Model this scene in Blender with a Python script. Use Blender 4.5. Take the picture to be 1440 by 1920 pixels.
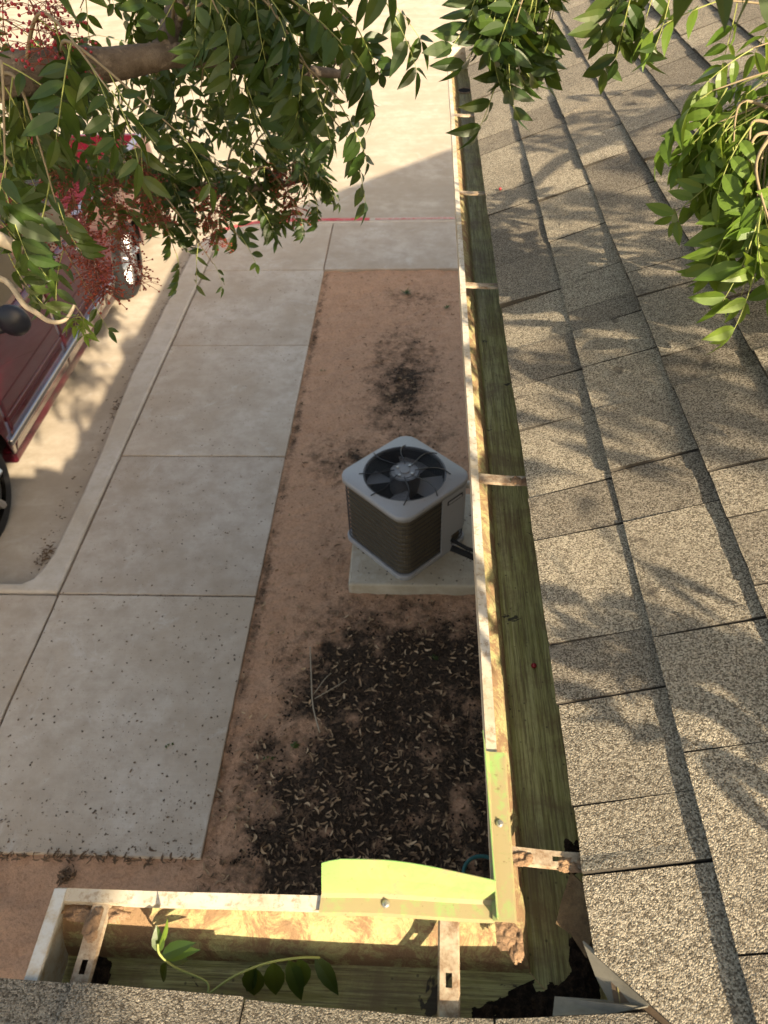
import bpy, bmesh, math, random
from mathutils import Vector, Matrix, noise
R = math.radians
random.seed(11)
for o in list(bpy.data.objects): bpy.data.objects.remove(o)
sc = bpy.context.scene

# ------------------------------------------------------------------ camera
CAM = Vector((0, 0, 3.52)); FPX = 1432.8
def basis(pitch, yaw, roll):
    p, y, r = R(pitch), R(yaw), R(roll)
    fw = Vector((-math.sin(y)*math.cos(p), math.cos(y)*math.cos(p), -math.sin(p)))
    rt = Vector((math.cos(y), math.sin(y), 0)); up = rt.cross(fw)
    rt2 = rt*math.cos(r) + up*math.sin(r)
    return fw, rt2, rt2.cross(fw)
FW, RT, UP = basis(43.69, 3.89, -2.267)
cd = bpy.data.cameras.new('camera'); cam = bpy.data.objects.new('camera', cd); sc.collection.objects.link(cam)
cam.matrix_world = Matrix(((RT.x, UP.x, -FW.x, CAM.x), (RT.y, UP.y, -FW.y, CAM.y), (RT.z, UP.z, -FW.z, CAM.z), (0, 0, 0, 1)))
cd.sensor_fit = 'VERTICAL'; cd.sensor_height = 36; cd.lens = FPX/1920*36; cd.clip_start = .05; cd.clip_end = 400
cd.dof.use_dof = True; cd.dof.focus_distance = 1.25; cd.dof.aperture_fstop = 9
sc.camera = cam
def at(u, v, d):                      # a place in the yard from where it shows in the photo and how far off it stands
    return CAM + FW*d + RT*((u-720)/FPX*d) - UP*((v-960)/FPX*d)
def on_z(u, v, z):
    d = FW*FPX + RT*(u-720) - UP*(v-960); return CAM + d*((z-CAM.z)/d.z)
def to_px(P):
    d = Vector(P)-CAM; z = d.dot(FW)
    return (720+FPX*d.dot(RT)/z, 960-FPX*d.dot(UP)/z, z) if z > .05 else (-9999, -9999, z)

# ------------------------------------------------------------------ world, sun, exposure
SUN = Vector((1.01, -1.41, 1.0)).normalized()
w = bpy.data.worlds.new('World'); sc.world = w; w.use_nodes = True
nt = w.node_tree; bg = nt.nodes['Background']; sky = nt.nodes.new('ShaderNodeTexSky')
sky.sky_type = 'NISHITA'; sky.sun_disc = False
sky.sun_elevation = math.asin(SUN.z); sky.sun_rotation = math.atan2(SUN.x, SUN.y)
sky.air_density = 1.0; sky.dust_density = 3.0; sky.ozone_density = 1.0
nt.links.new(sky.outputs[0], bg.inputs[0]); bg.inputs[1].default_value = .15
sl = bpy.data.lights.new('sun', 'SUN'); sl.energy = 4.8; sl.angle = R(.53); sl.color = (1, .955, .88)
so = bpy.data.objects.new('sun', sl); sc.collection.objects.link(so)
so.rotation_euler = SUN.to_track_quat('Z', 'Y').to_euler(); so.location = (6, -8, 9)
vs = sc.view_settings; vs.view_transform = 'Standard'; vs.look = 'None'; vs.gamma = 1; vs.use_curve_mapping = False
vs.exposure = 1.32
vs.use_white_balance = True; vs.white_balance_temperature = 8900; vs.white_balance_tint = 10
sc.render.engine = 'CYCLES'; sc.cycles.max_bounces = 5; sc.cycles.diffuse_bounces = 3; sc.cycles.glossy_bounces = 2; sc.cycles.transmission_bounces = 3; sc.cycles.caustics_reflective = False; sc.cycles.caustics_refractive = False

# ------------------------------------------------------------------ helpers
col = sc.collection
class MB:
    def __init__(s): s.v = []; s.f = []; s.m = []
    def add(s, vs_, fs_, mi=0):
        b = len(s.v); s.v += [tuple(p) for p in vs_]; s.f += [tuple(i+b for i in f) for f in fs_]; s.m += [mi]*len(fs_)
    def box(s, x0, x1, y0, y1, z0, z1, mi=0, T=None):
        P = [Vector((x, y, z)) for z in (z0, z1) for y in (y0, y1) for x in (x0, x1)]
        if T: P = [T @ p for p in P]
        s.add(P, [(0, 2, 3, 1), (4, 5, 7, 6), (0, 1, 5, 4), (2, 6, 7, 3), (0, 4, 6, 2), (1, 3, 7, 5)], mi)
    def tube(s, path, rad, n=8, mi=0, cap=True, closed=False):
        path = [Vector(p) for p in path]; m = len(path)
        if not isinstance(rad, (list, tuple)): rad = [rad]*m
        V = []; prev = None
        for i, p in enumerate(path):
            if closed: t = path[(i+1) % m]-path[i-1]
            else: t = path[min(i+1, m-1)]-path[max(i-1, 0)]
            t.normalize()
            if prev is None:
                a = Vector((0, 0, 1)) if abs(t.z) < .9 else Vector((1, 0, 0)); prev = t.cross(a).normalized()
            prev = (prev-t*prev.dot(t)).normalized(); b = t.cross(prev)
            V += [p+(prev*math.cos(k*2*math.pi/n)+b*math.sin(k*2*math.pi/n))*rad[i] for k in range(n)]
        F = []
        for i in range(m if closed else m-1):
            j = (i+1) % m
            F += [(i*n+k, i*n+(k+1) % n, j*n+(k+1) % n, j*n+k) for k in range(n)]
        if cap and not closed: F += [tuple(range(n))[::-1], tuple((m-1)*n+k for k in range(n))]
        s.add(V, F, mi)
    def prism(s, pts, z0, z1, mi=0):
        n = len(pts); V = [(x, y, z0) for x, y in pts]+[(x, y, z1) for x, y in pts]
        s.add(V, [tuple(range(n))[::-1], tuple(range(n, 2*n))]+[(i, (i+1) % n, n+(i+1) % n, n+i) for i in range(n)], mi)
    def grid(s, fn, nu, nv, mi=0):
        V = [fn(i/nu, j/nv) for j in range(nv+1) for i in range(nu+1)]
        s.add(V, [(j*(nu+1)+i, j*(nu+1)+i+1, (j+1)*(nu+1)+i+1, (j+1)*(nu+1)+i) for j in range(nv) for i in range(nu)], mi)
    def sphere(s, c, r, n=8, m=6, sc_=(1, 1, 1), mi=0):
        V = []; c = Vector(c)
        for j in range(m+1):
            t = math.pi*j/m
            for k in range(n):
                a = 2*math.pi*k/n; V.append(c+Vector((math.sin(t)*math.cos(a)*sc_[0], math.sin(t)*math.sin(a)*sc_[1], math.cos(t)*sc_[2]))*r)
        s.add(V, [(j*n+k, (j+1)*n+k, (j+1)*n+(k+1) % n, j*n+(k+1) % n) for j in range(m) for k in range(n)], mi)
    def mesh(s, name, mats, smooth=False):
        me = bpy.data.meshes.new(name); me.from_pydata(s.v, [], s.f)
        for mt in (mats if isinstance(mats, (list, tuple)) else [mats]): me.materials.append(mt)
        me.polygons.foreach_set('material_index', s.m)
        if smooth: me.polygons.foreach_set('use_smooth', [True]*len(s.f))
        me.update(); return me
    def build(s, name, mats, parent=None, smooth=False, bevel=0, seg=2):
        o = bpy.data.objects.new(name, s.mesh(name, mats, smooth)); col.objects.link(o)
        if parent: o.parent = parent
        if bevel:
            md = o.modifiers.new('bevel', 'BEVEL'); md.width = bevel; md.segments = seg; md.limit_method = 'ANGLE'; md.angle_limit = R(40)
        return o
def tag(o, label=None, cat=None, group=None, kind=None):
    for k, v in (('label', label), ('category', cat), ('group', group), ('kind', kind)):
        if v: o[k] = v
    return o
def empty(name, loc=(0, 0, 0), rz=0):
    o = bpy.data.objects.new(name, None); col.objects.link(o); o.location = loc; o.rotation_euler.z = rz; o.empty_display_size = .1
    return o
def link(name, me, parent=None, M=None):
    o = bpy.data.objects.new(name, me); col.objects.link(o)
    if parent: o.parent = parent
    if M is not None: o.matrix_local = M
    return o
def fbm(x, y, z=0, o=4): return noise.fractal(Vector((x, y, z)), 1.0, 2.0, o)

# ------------------------------------------------------------------ materials
class NB:
    def __init__(s, name):
        s.m = bpy.data.materials.new(name); s.m.use_nodes = True; s.t = s.m.node_tree; s.N = s.t.nodes; s.b = s.N['Principled BSDF']
        g = s.N.new('ShaderNodeNewGeometry'); s.pos = g.outputs['Position']
        tc = s.N.new('ShaderNodeTexCoord'); s.obj = tc.outputs['Object']
    def L(s, a, b): s.t.links.new(a, b)
    def setin(s, sock, v):
        if hasattr(v, 'is_linked') or isinstance(v, bpy.types.NodeSocket): s.L(v, sock)
        else: sock.default_value = v
    def map(s, vec, scale=(1, 1, 1), rot=(0, 0, 0)):
        n = s.N.new('ShaderNodeMapping'); s.L(vec, n.inputs[0]); n.inputs['Scale'].default_value = scale; n.inputs['Rotation'].default_value = rot; return n.outputs[0]
    def noise(s, scale, detail=4, rough=.6, vec=None, dist=0):
        n = s.N.new('ShaderNodeTexNoise'); s.L(vec if vec is not None else s.pos, n.inputs['Vector'])
        n.inputs['Scale'].default_value = scale; n.inputs['Detail'].default_value = detail; n.inputs['Roughness'].default_value = rough; n.inputs['Distortion'].default_value = dist
        return n.outputs['Fac']
    def vor(s, scale, vec=None, out='Distance', feat='F1', rnd=1):
        n = s.N.new('ShaderNodeTexVoronoi'); n.feature = feat; s.L(vec if vec is not None else s.pos, n.inputs['Vector']); n.inputs['Scale'].default_value = scale
        n.inputs['Randomness'].default_value = rnd
        return n.outputs[out]
    def ramp(s, fac, a, b, ca=(0, 0, 0, 1), cb=(1, 1, 1, 1)):
        n = s.N.new('ShaderNodeValToRGB'); s.L(fac, n.inputs[0]); e = n.color_ramp.elements
        e[0].position = a; e[1].position = b; e[0].color = ca; e[1].color = cb; return n.outputs[0]
    def mix(s, fac, a, b, mode='MIX'):
        n = s.N.new('ShaderNodeMix'); n.data_type = 'RGBA'; n.blend_type = mode
        s.setin(n.inputs[0], fac)
        for sock, v in ((n.inputs[6], a), (n.inputs[7], b)):
            s.setin(sock, (*v, 1) if isinstance(v, tuple) and len(v) == 3 else v)
        return n.outputs[2]
    def math(s, op, a, b=0.0):
        n = s.N.new('ShaderNodeMath'); n.operation = op; s.setin(n.inputs[0], a); s.setin(n.inputs[1], b); return n.outputs[0]
    def sep(s, v):
        n = s.N.new('ShaderNodeSeparateColor'); s.L(v, n.inputs[0]); return n.outputs[0]
    def rand(s):
        return s.N.new('ShaderNodeObjectInfo').outputs['Random']
    def attr(s, name):
        n = s.N.new('ShaderNodeAttribute'); n.attribute_name = name; return n.outputs['Fac']
    def bump(s, h, strength=.5, dist=.01, prev=None):
        n = s.N.new('ShaderNodeBump'); s.L(h, n.inputs['Height']); n.inputs['Strength'].default_value = strength; n.inputs['Distance'].default_value = dist
        if prev is not None: s.L(prev, n.inputs['Normal'])
        return n.outputs[0]
    def out(s, color, rough=.8, nrm=None, spec=.3, metal=0):
        s.setin(s.b.inputs['Base Color'], (*color, 1) if isinstance(color, tuple) and len(color) == 3 else color)
        s.setin(s.b.inputs['Roughness'], rough); s.b.inputs['Specular IOR Level'].default_value = spec; s.b.inputs['Metallic'].default_value = metal
        if nrm is not None: s.L(nrm, s.b.inputs['Normal'])
        return s.m

def mat_concrete(name, base, stain, seed=0, spots=True, bands=False):
    n = NB(name); big = n.noise(1.3+seed*.1, 5, .65); mid = n.noise(7, 5, .7); fine = n.noise(170, 3, .7)
    c = n.mix(n.ramp(big, .40, .60), base, stain)
    c = n.mix(n.ramp(mid, .42, .75), c, tuple(x*.86 for x in stain))
    pale = n.noise(3.1, 6, .75, dist=1.0); c = n.mix(n.math('MULTIPLY', n.ramp(pale, .56, .74), .55), c, (.58, .56, .53))
    if bands: c = n.mix(n.math('MULTIPLY', n.ramp(n.noise(1, 5, .65, n.map(n.pos, (.35, 2.6, 1)), .5), .42, .66), .75), c, (.34, .285, .225))
    br = n.noise(1, 3, .6, n.map(n.pos, (6, 160, 6))); c = n.mix(n.math('MULTIPLY', n.ramp(br, .35, .7), .10), c, (.2, .17, .14))
    c = n.mix(n.math('MULTIPLY', n.ramp(fine, .35, .7), .3), c, tuple(x*.72 for x in base))
    if spots:
        v = n.vor(38); sel = n.ramp(n.noise(5, 3, .6), .55, .68)
        sp = n.math('MULTIPLY', n.ramp(v, .1, .2, (1, 1, 1, 1), (0, 0, 0, 1)), sel)
        c = n.mix(n.math('MULTIPLY', sp, .75), c, (.1, .075, .055))
        v2 = n.vor(95); sp2 = n.math('MULTIPLY', n.ramp(v2, .12, .22, (1, 1, 1, 1), (0, 0, 0, 1)), n.ramp(n.noise(4, 3, .6), .47, .66))
        c = n.mix(n.math('MULTIPLY', sp2, .5), c, (.13, .1, .075))
    c = n.mix(1.0, c, n.mix(n.rand(), (.90, .88, .86), (1.08, 1.07, 1.04)), 'MULTIPLY')
    nb = n.bump(fine, .25, .003); nb = n.bump(br, .15, .003, nb)
    return n.out(c, .88, nb, .2)
M_slab = mat_concrete('walk_concrete', (.50, .445, .385), (.40, .33, .26))
M_street = mat_concrete('street_concrete', (.49, .435, .365), (.38, .32, .25), 3, False, True)
M_kerb = mat_concrete('kerb_concrete', (.50, .46, .41), (.44, .38, .31), 5)
M_pad = mat_concrete('pad_concrete', (.52, .48, .40), (.38, .33, .25), 7)

n = NB('dirt'); ml = n.attr('mulch')
f1 = n.noise(60, 5, .75); f2 = n.noise(7, 5, .7); f3 = n.noise(190, 3, .8)
c = n.mix(n.ramp(f2, .35, .7), (.53, .315, .20), (.44, .255, .16))
c = n.mix(n.math('MULTIPLY', n.ramp(f1, .45, .72), .6), c, (.17, .10, .065))
c = n.mix(n.math('MULTIPLY', n.ramp(n.vor(130), .10, .22, (1, 1, 1, 1), (0, 0, 0, 1)), .5), c, (.12, .08, .055))
mk = n.ramp(n.math('ADD', ml, n.math('MULTIPLY', n.math('SUBTRACT', n.noise(16, 8, .82), .5), 2.6)), .22, .95)
c2 = n.mix(n.ramp(f1, .42, .7), (.026, .019, .014), (.10, .066, .044)); c = n.mix(mk, c, c2)
nb = n.bump(f3, .5, .006); nb = n.bump(f1, .7, .015, nb)
M_dirt = n.out(c, .95, nb, .1)

n = NB('joint_dirt'); M_joint = n.out(n.mix(n.noise(40, 4), (.16, .10, .065), (.30, .20, .13)), .95, None, .1)

n = NB('dry_ground'); c = n.mix(n.noise(.7, 6, .7), (.5, .42, .28), (.38, .3, .2)); c = n.mix(n.math('MULTIPLY', n.noise(30, 4, .8), .5), c, (.3, .23, .14)); M_ground = n.out(c, .95, None, .1)

n = NB('shingle'); rnd = n.rand()
g1 = n.vor(560, out='Color'); g1s = n.sep(g1); gd = n.vor(560); gb = n.noise(300, 4, .8)
c = n.mix(n.ramp(g1s, .15, .9), (.115, .096, .073), (.60, .54, .445))
c = n.mix(n.math('MULTIPLY', n.ramp(n.noise(5, 4, .6), .3, .75), .45), c, (.19, .165, .135))
tint = n.mix(rnd, (.70, .68, .66), (1.18, 1.15, 1.08)); c = n.mix(1.0, c, tint, 'MULTIPLY')
c = n.mix(n.math('MULTIPLY', n.ramp(n.noise(2.2, 6, .8, dist=.6), .60, .74), .6), c, (.10, .085, .07))
c = n.mix(n.math('MULTIPLY', n.ramp(n.noise(17, 3, .6), .66, .72), .7), c, (.09, .075, .062))
nb = n.bump(n.math('SUBTRACT', 1.0, gd), 1.0, .003); nb = n.bump(gb, .8, .002, nb); nb = n.bump(n.noise(14, 4, .6), .55, .012, nb)
M_sh = n.out(c, .93, nb, .15)
n = NB('shingle_edge'); M_she = n.out(n.mix(n.noise(300, 2), (.03, .027, .023), (.08, .07, .058)), .95)
n = NB('roof_felt'); M_felt = n.out(n.mix(n.noise(60, 5, .7), (.05, .035, .025), (.17, .12, .08)), .95)

def mat_gutter(name, scl):
    n = NB(name); st = n.noise(1, 5, .75, n.map(n.pos, scl)); pt = n.noise(9, 6, .72, dist=.4)
    c = n.mix(n.ramp(st, .38, .60), (.45, .44, .20), (.25, .24, .085))
    c = n.mix(n.math('MULTIPLY', n.ramp(n.noise(1, 4, .8, n.map(n.pos, tuple(x*2.2 for x in scl))), .47, .60), .75), c, (.12, .095, .042))
    c = n.mix(n.math('MULTIPLY', n.ramp(pt, .44, .62), .72), c, (.17, .115, .06))
    blk = n.ramp(n.noise(13, 5, .65, dist=.5), .655, .675); c = n.mix(n.math('MULTIPLY', blk, .92), c, (.028, .021, .015))
    c = n.mix(n.math('MULTIPLY', n.ramp(n.vor(60), .06, .13, (1, 1, 1, 1), (0, 0, 0, 1)), .7), c, (.05, .037, .024))
    nb = n.bump(st, .2, .003); nb = n.bump(pt, .3, .004, nb)
    return n.out(c, n.ramp(st, .3, .7, (.42, .42, .42, 1), (.7, .7, .7, 1)), nb, .35)
M_gm = mat_gutter('gutter_inner_paint', (130, 5, 60)); M_gw = mat_gutter('gutter_inner_paint_short', (5, 130, 60))
n = NB('gutter_mud'); a = n.noise(26, 6, .78, dist=.6); b = n.noise(120, 4, .8)
c = n.mix(n.ramp(a, .42, .54), (.36, .34, .165), (.24, .15, .085)); c = n.mix(n.math('MULTIPLY', n.ramp(b, .45, .7), .5), c, (.22, .14, .085))
nb = n.bump(a, .6, .006); nb = n.bump(b, .6, .004, nb); M_gmud = n.out(c, .9, nb, .2)
n = NB('gutter_white'); a = n.noise(8, 5, .7); b = n.noise(90, 4, .75)
c = n.mix(n.ramp(a, .42, .66), (.49, .45, .38), (.36, .30, .21)); c = n.mix(n.math('MULTIPLY', n.ramp(b, .52, .66), .8), c, (.24, .165, .10)); c = n.mix(n.math('MULTIPLY', n.ramp(n.noise(31, 6, .8), .58, .64), .7), c, (.30, .22, .14)); M_white = n.out(c, .55, None, .35)
n = NB('galvanised'); a = n.noise(20, 5, .7); M_galv = n.out(n.mix(n.ramp(a, .3, .7), (.14, .13, .105), (.25, .235, .195)), .6, n.bump(a, .1, .002), .3, 0)
n = NB('end_cap_metal'); a = n.noise(26, 5, .7); c = n.mix(n.ramp(a, .45, .62), (.46, .47, .45), (.36, .29, .2)); M_cap = n.out(c, .6)
n = NB('splash_guard_paint'); a = n.noise(17, 6, .75, dist=.5); b = n.noise(130, 4, .75)
zz = n.N.new('ShaderNodeSeparateXYZ'); n.L(n.pos, zz.inputs[0])
low = n.N.new('ShaderNodeMapRange'); n.L(zz.outputs[2], low.inputs[0]); low.inputs[1].default_value = 2.622; low.inputs[2].default_value = 2.598
c = n.mix(n.ramp(n.noise(5, 3), .3, .7), (.18, .335, .105), (.225, .355, .125))
d = n.ramp(n.math('ADD', a, n.math('MULTIPLY', low.outputs[0], .17)), .50, .64)
c = n.mix(n.math('MULTIPLY', d, .85), c, (.30, .215, .13)); c = n.mix(n.math('MULTIPLY', n.ramp(b, .62, .70), .8), c, (.16, .12, .06)); c = n.mix(n.math('MULTIPLY', n.ramp(n.noise(1, 5, .8, n.map(n.pos, (40, 240, 60), (0, 0, .5))), .60, .66), .5), c, (.22, .22, .10))
M_splash = n.out(c, .5, None, .4)
n = NB('hanger_metal'); a = n.noise(45, 6, .75); c = n.mix(n.ramp(a, .4, .62), (.40, .33, .24), (.20, .125, .075)); M_hang = n.out(c, .8, n.bump(a, .4, .003))
n = NB('dry_mud'); a = n.noise(120, 5, .8); b = n.noise(28, 5, .7); c = n.mix(n.ramp(b, .35, .7), (.36, .23, .14), (.20, .125, .08)); c = n.mix(n.math('MULTIPLY', n.ramp(a, .5, .75), .7), c, (.11, .065, .04))
nb = n.bump(a, 1, .005); M_mud = n.out(c, .96, n.bump(b, .7, .01, nb), .1)
n = NB('black_muck'); a = n.noise(90, 5, .8); M_muck = n.out(n.mix(n.ramp(a, .45, .7), (.018, .013, .010), (.075, .05, .034)), .95, n.bump(a, 1, .006), .1)
n = NB('torn_underlay'); a = n.noise(30, 6, .75); b = n.noise(160, 4, .8); c = n.mix(n.ramp(a, .35, .65), (.20, .135, .075), (.10, .065, .038)); c = n.mix(n.math('MULTIPLY', n.ramp(b, .5, .7), .5), c, (.05, .034, .022)); M_torn = n.out(c, .95, n.bump(b, .8, .004), .1)
M_screw = NB('screw_metal').out((.42, .40, .36), .4, None, .5, .8)

n = NB('fascia_paint'); M_fascia = n.out(n.mix(n.noise(8, 5), (.55, .50, .42), (.48, .42, .34)), .7)
n = NB('wall_stucco'); M_wall = n.out(n.mix(n.noise(4, 6), (.50, .42, .33), (.44, .36, .28)), .9, n.bump(n.noise(120, 4), .5, .006))

n = NB('bark'); a = n.noise(1, 6, .7, n.map(n.pos, (30, 30, 30))); b = n.noise(7, 4, .6); c = n.mix(n.ramp(a, .3, .7), (.07, .052, .04), (.16, .128, .10)); c = n.mix(n.ramp(b, .55, .75), c, (.22, .18, .145)); M_bark = n.out(c, .9, n.bump(a, .9, .012), .2)
n = NB('twig_bark'); M_twig = n.out(n.mix(n.noise(40, 4), (.16, .12, .075), (.30, .24, .15)), .85)
n = NB('stub_bark'); M_stub = n.out(n.mix(n.noise(60, 4), (.42, .36, .27), (.30, .24, .17)), .85)
def mat_leaf(name, a, b, yel, trans=.32):
    n = NB(name); r = n.rand(); nz = n.noise(9, 3, .6); c = n.mix(r, a, b); c = n.mix(n.math('MULTIPLY', n.ramp(nz, .52, .72), .5), c, yel)
    n.out(c, .42, None, .4)
    tr = n.N.new('ShaderNodeBsdfTranslucent'); n.L(n.mix(.35, c, (.30, .38, .03)), tr.inputs[0])
    mx = n.N.new('ShaderNodeMixShader'); mx.inputs[0].default_value = trans
    n.L(n.b.outputs[0], mx.inputs[1]); n.L(tr.outputs[0], mx.inputs[2]); n.L(mx.outputs[0], n.N['Material Output'].inputs[0])
    return n.m
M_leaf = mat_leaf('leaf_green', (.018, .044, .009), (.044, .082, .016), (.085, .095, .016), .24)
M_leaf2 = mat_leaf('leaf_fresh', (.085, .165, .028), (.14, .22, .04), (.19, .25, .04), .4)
M_rach = NB('leaf_stalk').out((.25, .28, .09), .6)
M_berry = NB('berry_red').out((.28, .018, .026), .35, None, .5)
M_berry2 = NB('berry_rust').out((.19, .035, .022), .6, None, .3)
M_bstem = NB('berry_stem').out((.17, .045, .028), .7)
n = NB('dry_leaf'); M_dry = n.out(n.mix(n.math('POWER', n.rand(), 1.4), (.22, .14, .08), (.54, .39, .25)), .85)
M_dryd = NB('dry_leaf_dark').out((.13, .082, .05), .9)
M_speck = NB('speck').out((.085, .062, .046), .9)

M_acpaint = None
n = NB('ac_paint'); a = n.noise(60, 5, .75); c = n.mix(n.math('MULTIPLY', n.ramp(a, .6, .72), .6), (.30, .305, .315), (.15, .12, .10)); M_acpaint = n.out(c, .45, None, .4)
n = NB('ac_coil'); M_coil = n.out(n.mix(n.noise(25, 4), (.11, .09, .06), (.18, .15, .105)), .7, n.bump(n.noise(1, 0, .5, n.map(n.obj, (600, 600, .1))), .6, .003))
M_black = NB('black_wire').out((.018, .018, .02), .45, None, .4)
M_dark = NB('dark_inside').out((.012, .012, .013), .8)
M_motor = NB('motor_grey').out((.20, .20, .205), .5, None, .4, .1)
M_blade = NB('blade_metal').out((.38, .38, .385), .5, None, .4, .2)
M_label = NB('ac_label').out((.02, .02, .022), .4); M_label2 = NB('ac_label_text').out((.33, .33, .34), .4)
M_foam = NB('line_foam').out((.02, .02, .02), .9); M_pvc = NB('pvc').out((.55, .53, .48), .5)
M_hose = NB('hose_teal').out((.012, .085, .085), .4)

n = NB('car_red'); M_car = n.out((.07, .005, .012), .22, None, .5); n.b.inputs['Coat Weight'].default_value = 1.0; n.b.inputs['Coat Roughness'].default_value = .04
M_chrome = NB('chrome').out((.55, .54, .55), .28, None, .5, 1.0)
M_glass = NB('car_glass').out((.012, .014, .018), .05, None, .6)
M_tyre = NB('tyre').out((.016, .016, .017), .75); M_rim = NB('alloy').out((.5, .5, .51), .3, None, .5, .9)
M_plastic = NB('black_plastic').out((.014, .016, .022), .35)
M_lamp = NB('lamp_red').out((.35, .01, .015), .15); M_lampw = NB('lamp_clear').out((.6, .6, .6), .1)
n = NB('red_paint'); a = n.noise(14, 5, .75); M_redp = n.out(n.mix(n.ramp(a, .5, .72), (.50, .065, .075), (.50, .30, .26)), .75)
n = NB('red_paint_worn'); a = n.noise(20, 5, .75); M_redw = n.out(n.mix(n.ramp(a, .38, .66), (.50, .16, .15), (.50, .40, .34)), .8)

# ------------------------------------------------------------------ ground, street, walk
m = MB(); m.add([(-70, -60, -.165), (70, -60, -.165), (70, 110, -.165), (-70, 110, -.165)], [(0, 1, 2, 3)])
tag(m.build('ground', M_ground), kind='structure')
m = MB(); m.box(-14, 12, 3.0, 26, -.16, -.12); tag(m.build('street', M_street), kind='structure')

EDGE_R, EDGE_L = -.993, -2.205
JY = [1.387, 2.936, 4.252, 5.765, 7.185]
walk = MB(); walk.box(-2.21, -.992, 1.392, 8.20, -.13, -.016); walk.box(-4.8, -2.2, 1.392, 2.93, -.13, -.016)
walk = tag(walk.build('sidewalk', M_joint), kind='structure')
G = .006
def slab(x0, x1, y0, y1, dz=0):
    m = MB(); pts = []
    def edge(a, b, k):
        for i in range(k):
            t = i/k; p = Vector(a).lerp(Vector(b), t); q = fbm(p.x*9, p.y*9, 3)*.0035
            pts.append((p.x+q, p.y+q))
    edge((x0, y0), (x1, y0), 14); edge((x1, y0), (x1, y1), 14); edge((x1, y1), (x0, y1), 14); edge((x0, y1), (x0, y0), 14)
    m.prism(pts, -.125, dz); m.build('slab', M_slab, walk, bevel=.006)
for i in range(4): slab(EDGE_L+G, EDGE_R-fbm(i, 3)*.004, JY[i]+(G if i else 0), JY[i+1]-G, random.uniform(-.003, .002))
slab(-3.45, EDGE_L-G, 1.385, 2.93-G, -.002); slab(-4.75, -3.462, 1.385, 2.93-G, .001)
FAR = [(-2.205, 7.19), (-2.205, 7.62), (-2.12, 7.92), (-1.98, 8.12), (-1.76, 8.24), (-1.45, 8.30), (-1.0-G, 8.31), (-1.0-G, 7.19)]
m = MB(); m.prism(FAR, -.125, -.001); m.build('slab', M_slab, walk, bevel=.006)
m = MB(); m.box(-1.0+G, .66, 7.19, 8.31, -.125, .001); m.build('slab', M_slab, walk, bevel=.006)
m = MB(); m.box(.672, 3.2, 7.19, 8.31, -.125, -.001); m.build('slab', M_slab, walk, bevel=.006)
# kerb band: outer edge towards the sunken parking bay, inner edge along the joint
outer = [(-4.75, 3.02), (-2.47, 3.02), (-2.415, 3.06), (-2.38, 3.16), (-2.362, 3.28), (-2.362, 3.9), (-2.375, 4.3), (-2.405, 4.75), (-2.435, 5.3), (-2.44, 7.15), (-2.44, 7.62), (-2.36, 7.98), (-2.17, 8.24), (-1.95, 8.36), (-1.70, 8.425), (-1.45, 8.445)]
inner = [(-1.45, 8.315), (-1.76, 8.255), (-1.99, 8.135), (-2.135, 7.93), (-2.22, 7.62), (-2.22, 2.945), (-4.75, 2.945)]
m = MB(); m.prism((outer+inner)[::-1], -.13, 0); tag(m.build('kerb', M_kerb, bevel=.02, seg=3), kind='structure')
m = MB(); m.box(-1.444, 3.2, 8.322, 8.445, -.13, 0); tag(m.build('kerb', M_kerb, bevel=.02, seg=3), kind='structure')
def strip(name, pts, wdt, z, mat, label):
    m = MB(); V = []
    for i, p in enumerate(pts):
        a = Vector(pts[max(i-1, 0)]); b = Vector(pts[min(i+1, len(pts)-1)]); t = (b-a).normalized(); nn = Vector((-t.y, t.x)); p = Vector(p)
        j = 1+.25*fbm(p.x*8, p.y*8, 2)
        V += [(*(p+nn*wdt*.5*j), z), (*(p-nn*wdt*.5*j), z)]
    m.add(V, [(2*i, 2*i+1, 2*i+3, 2*i+2) for i in range(len(pts)-1)])
    return tag(m.build(name, mat), label, 'road marking')
arc = [(-2.3, 8.02), (-2.12, 8.22), (-1.93, 8.315), (-1.69, 8.375), (-1.43, 8.39)]+[(-1.4+i*.1, 8.388) for i in range(9)]
strip('painted_line', arc, .075, .004, M_redp, 'bright red painted line curving along the kerb corner')
strip('painted_line', [(-.54+i*.15, 8.388) for i in range(20)], .05, .004, M_redw, 'faded pinkish red painted line on the straight kerb by the house')

# bare soil bed
def sm(a, b, x):
    t = max(0, min(1, (x-a)/(b-a))); return t*t*(3-2*t)
def mulch(x, y):
    v = 0
    v = max(v, (1-sm(2.5, 3.05, y))*sm(-1.0, -.38, x+.12*fbm(x*3, y*3, 5)+(2.3-y)*.16)*sm(.9, 1.35, y)*1.25)
    v = max(v, .62*math.exp(-(((x+.12)/.62)**2+((y-2.75)/.32)**2)))
    v = max(v, .86*math.exp(-(((x+.16)/.30)**2+((y-5.2)/.85)**2))); v = max(v, .6*math.exp(-(((x-.02)/.30)**2+((y-4.45)/.35)**2)))
    v = max(v, .70*math.exp(-(((x+.45)/.40)**2+((y-4.25)/.30)**2)))
    v = max(v, .40*math.exp(-(((x+.1)/.4)**2+((y-6.6)/.3)**2)))
    v = max(v, .55*math.exp(-((x+.96)/.035)**2))
    v = max(v, .35*math.exp(-(((x+.5)/.12)**2+((y-3.3)/.5)**2)))
    return max(0, v*(.92+.35*fbm(x*2.6, y*2.6, 1)+.55*fbm(x*7, y*7, 3)))
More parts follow.
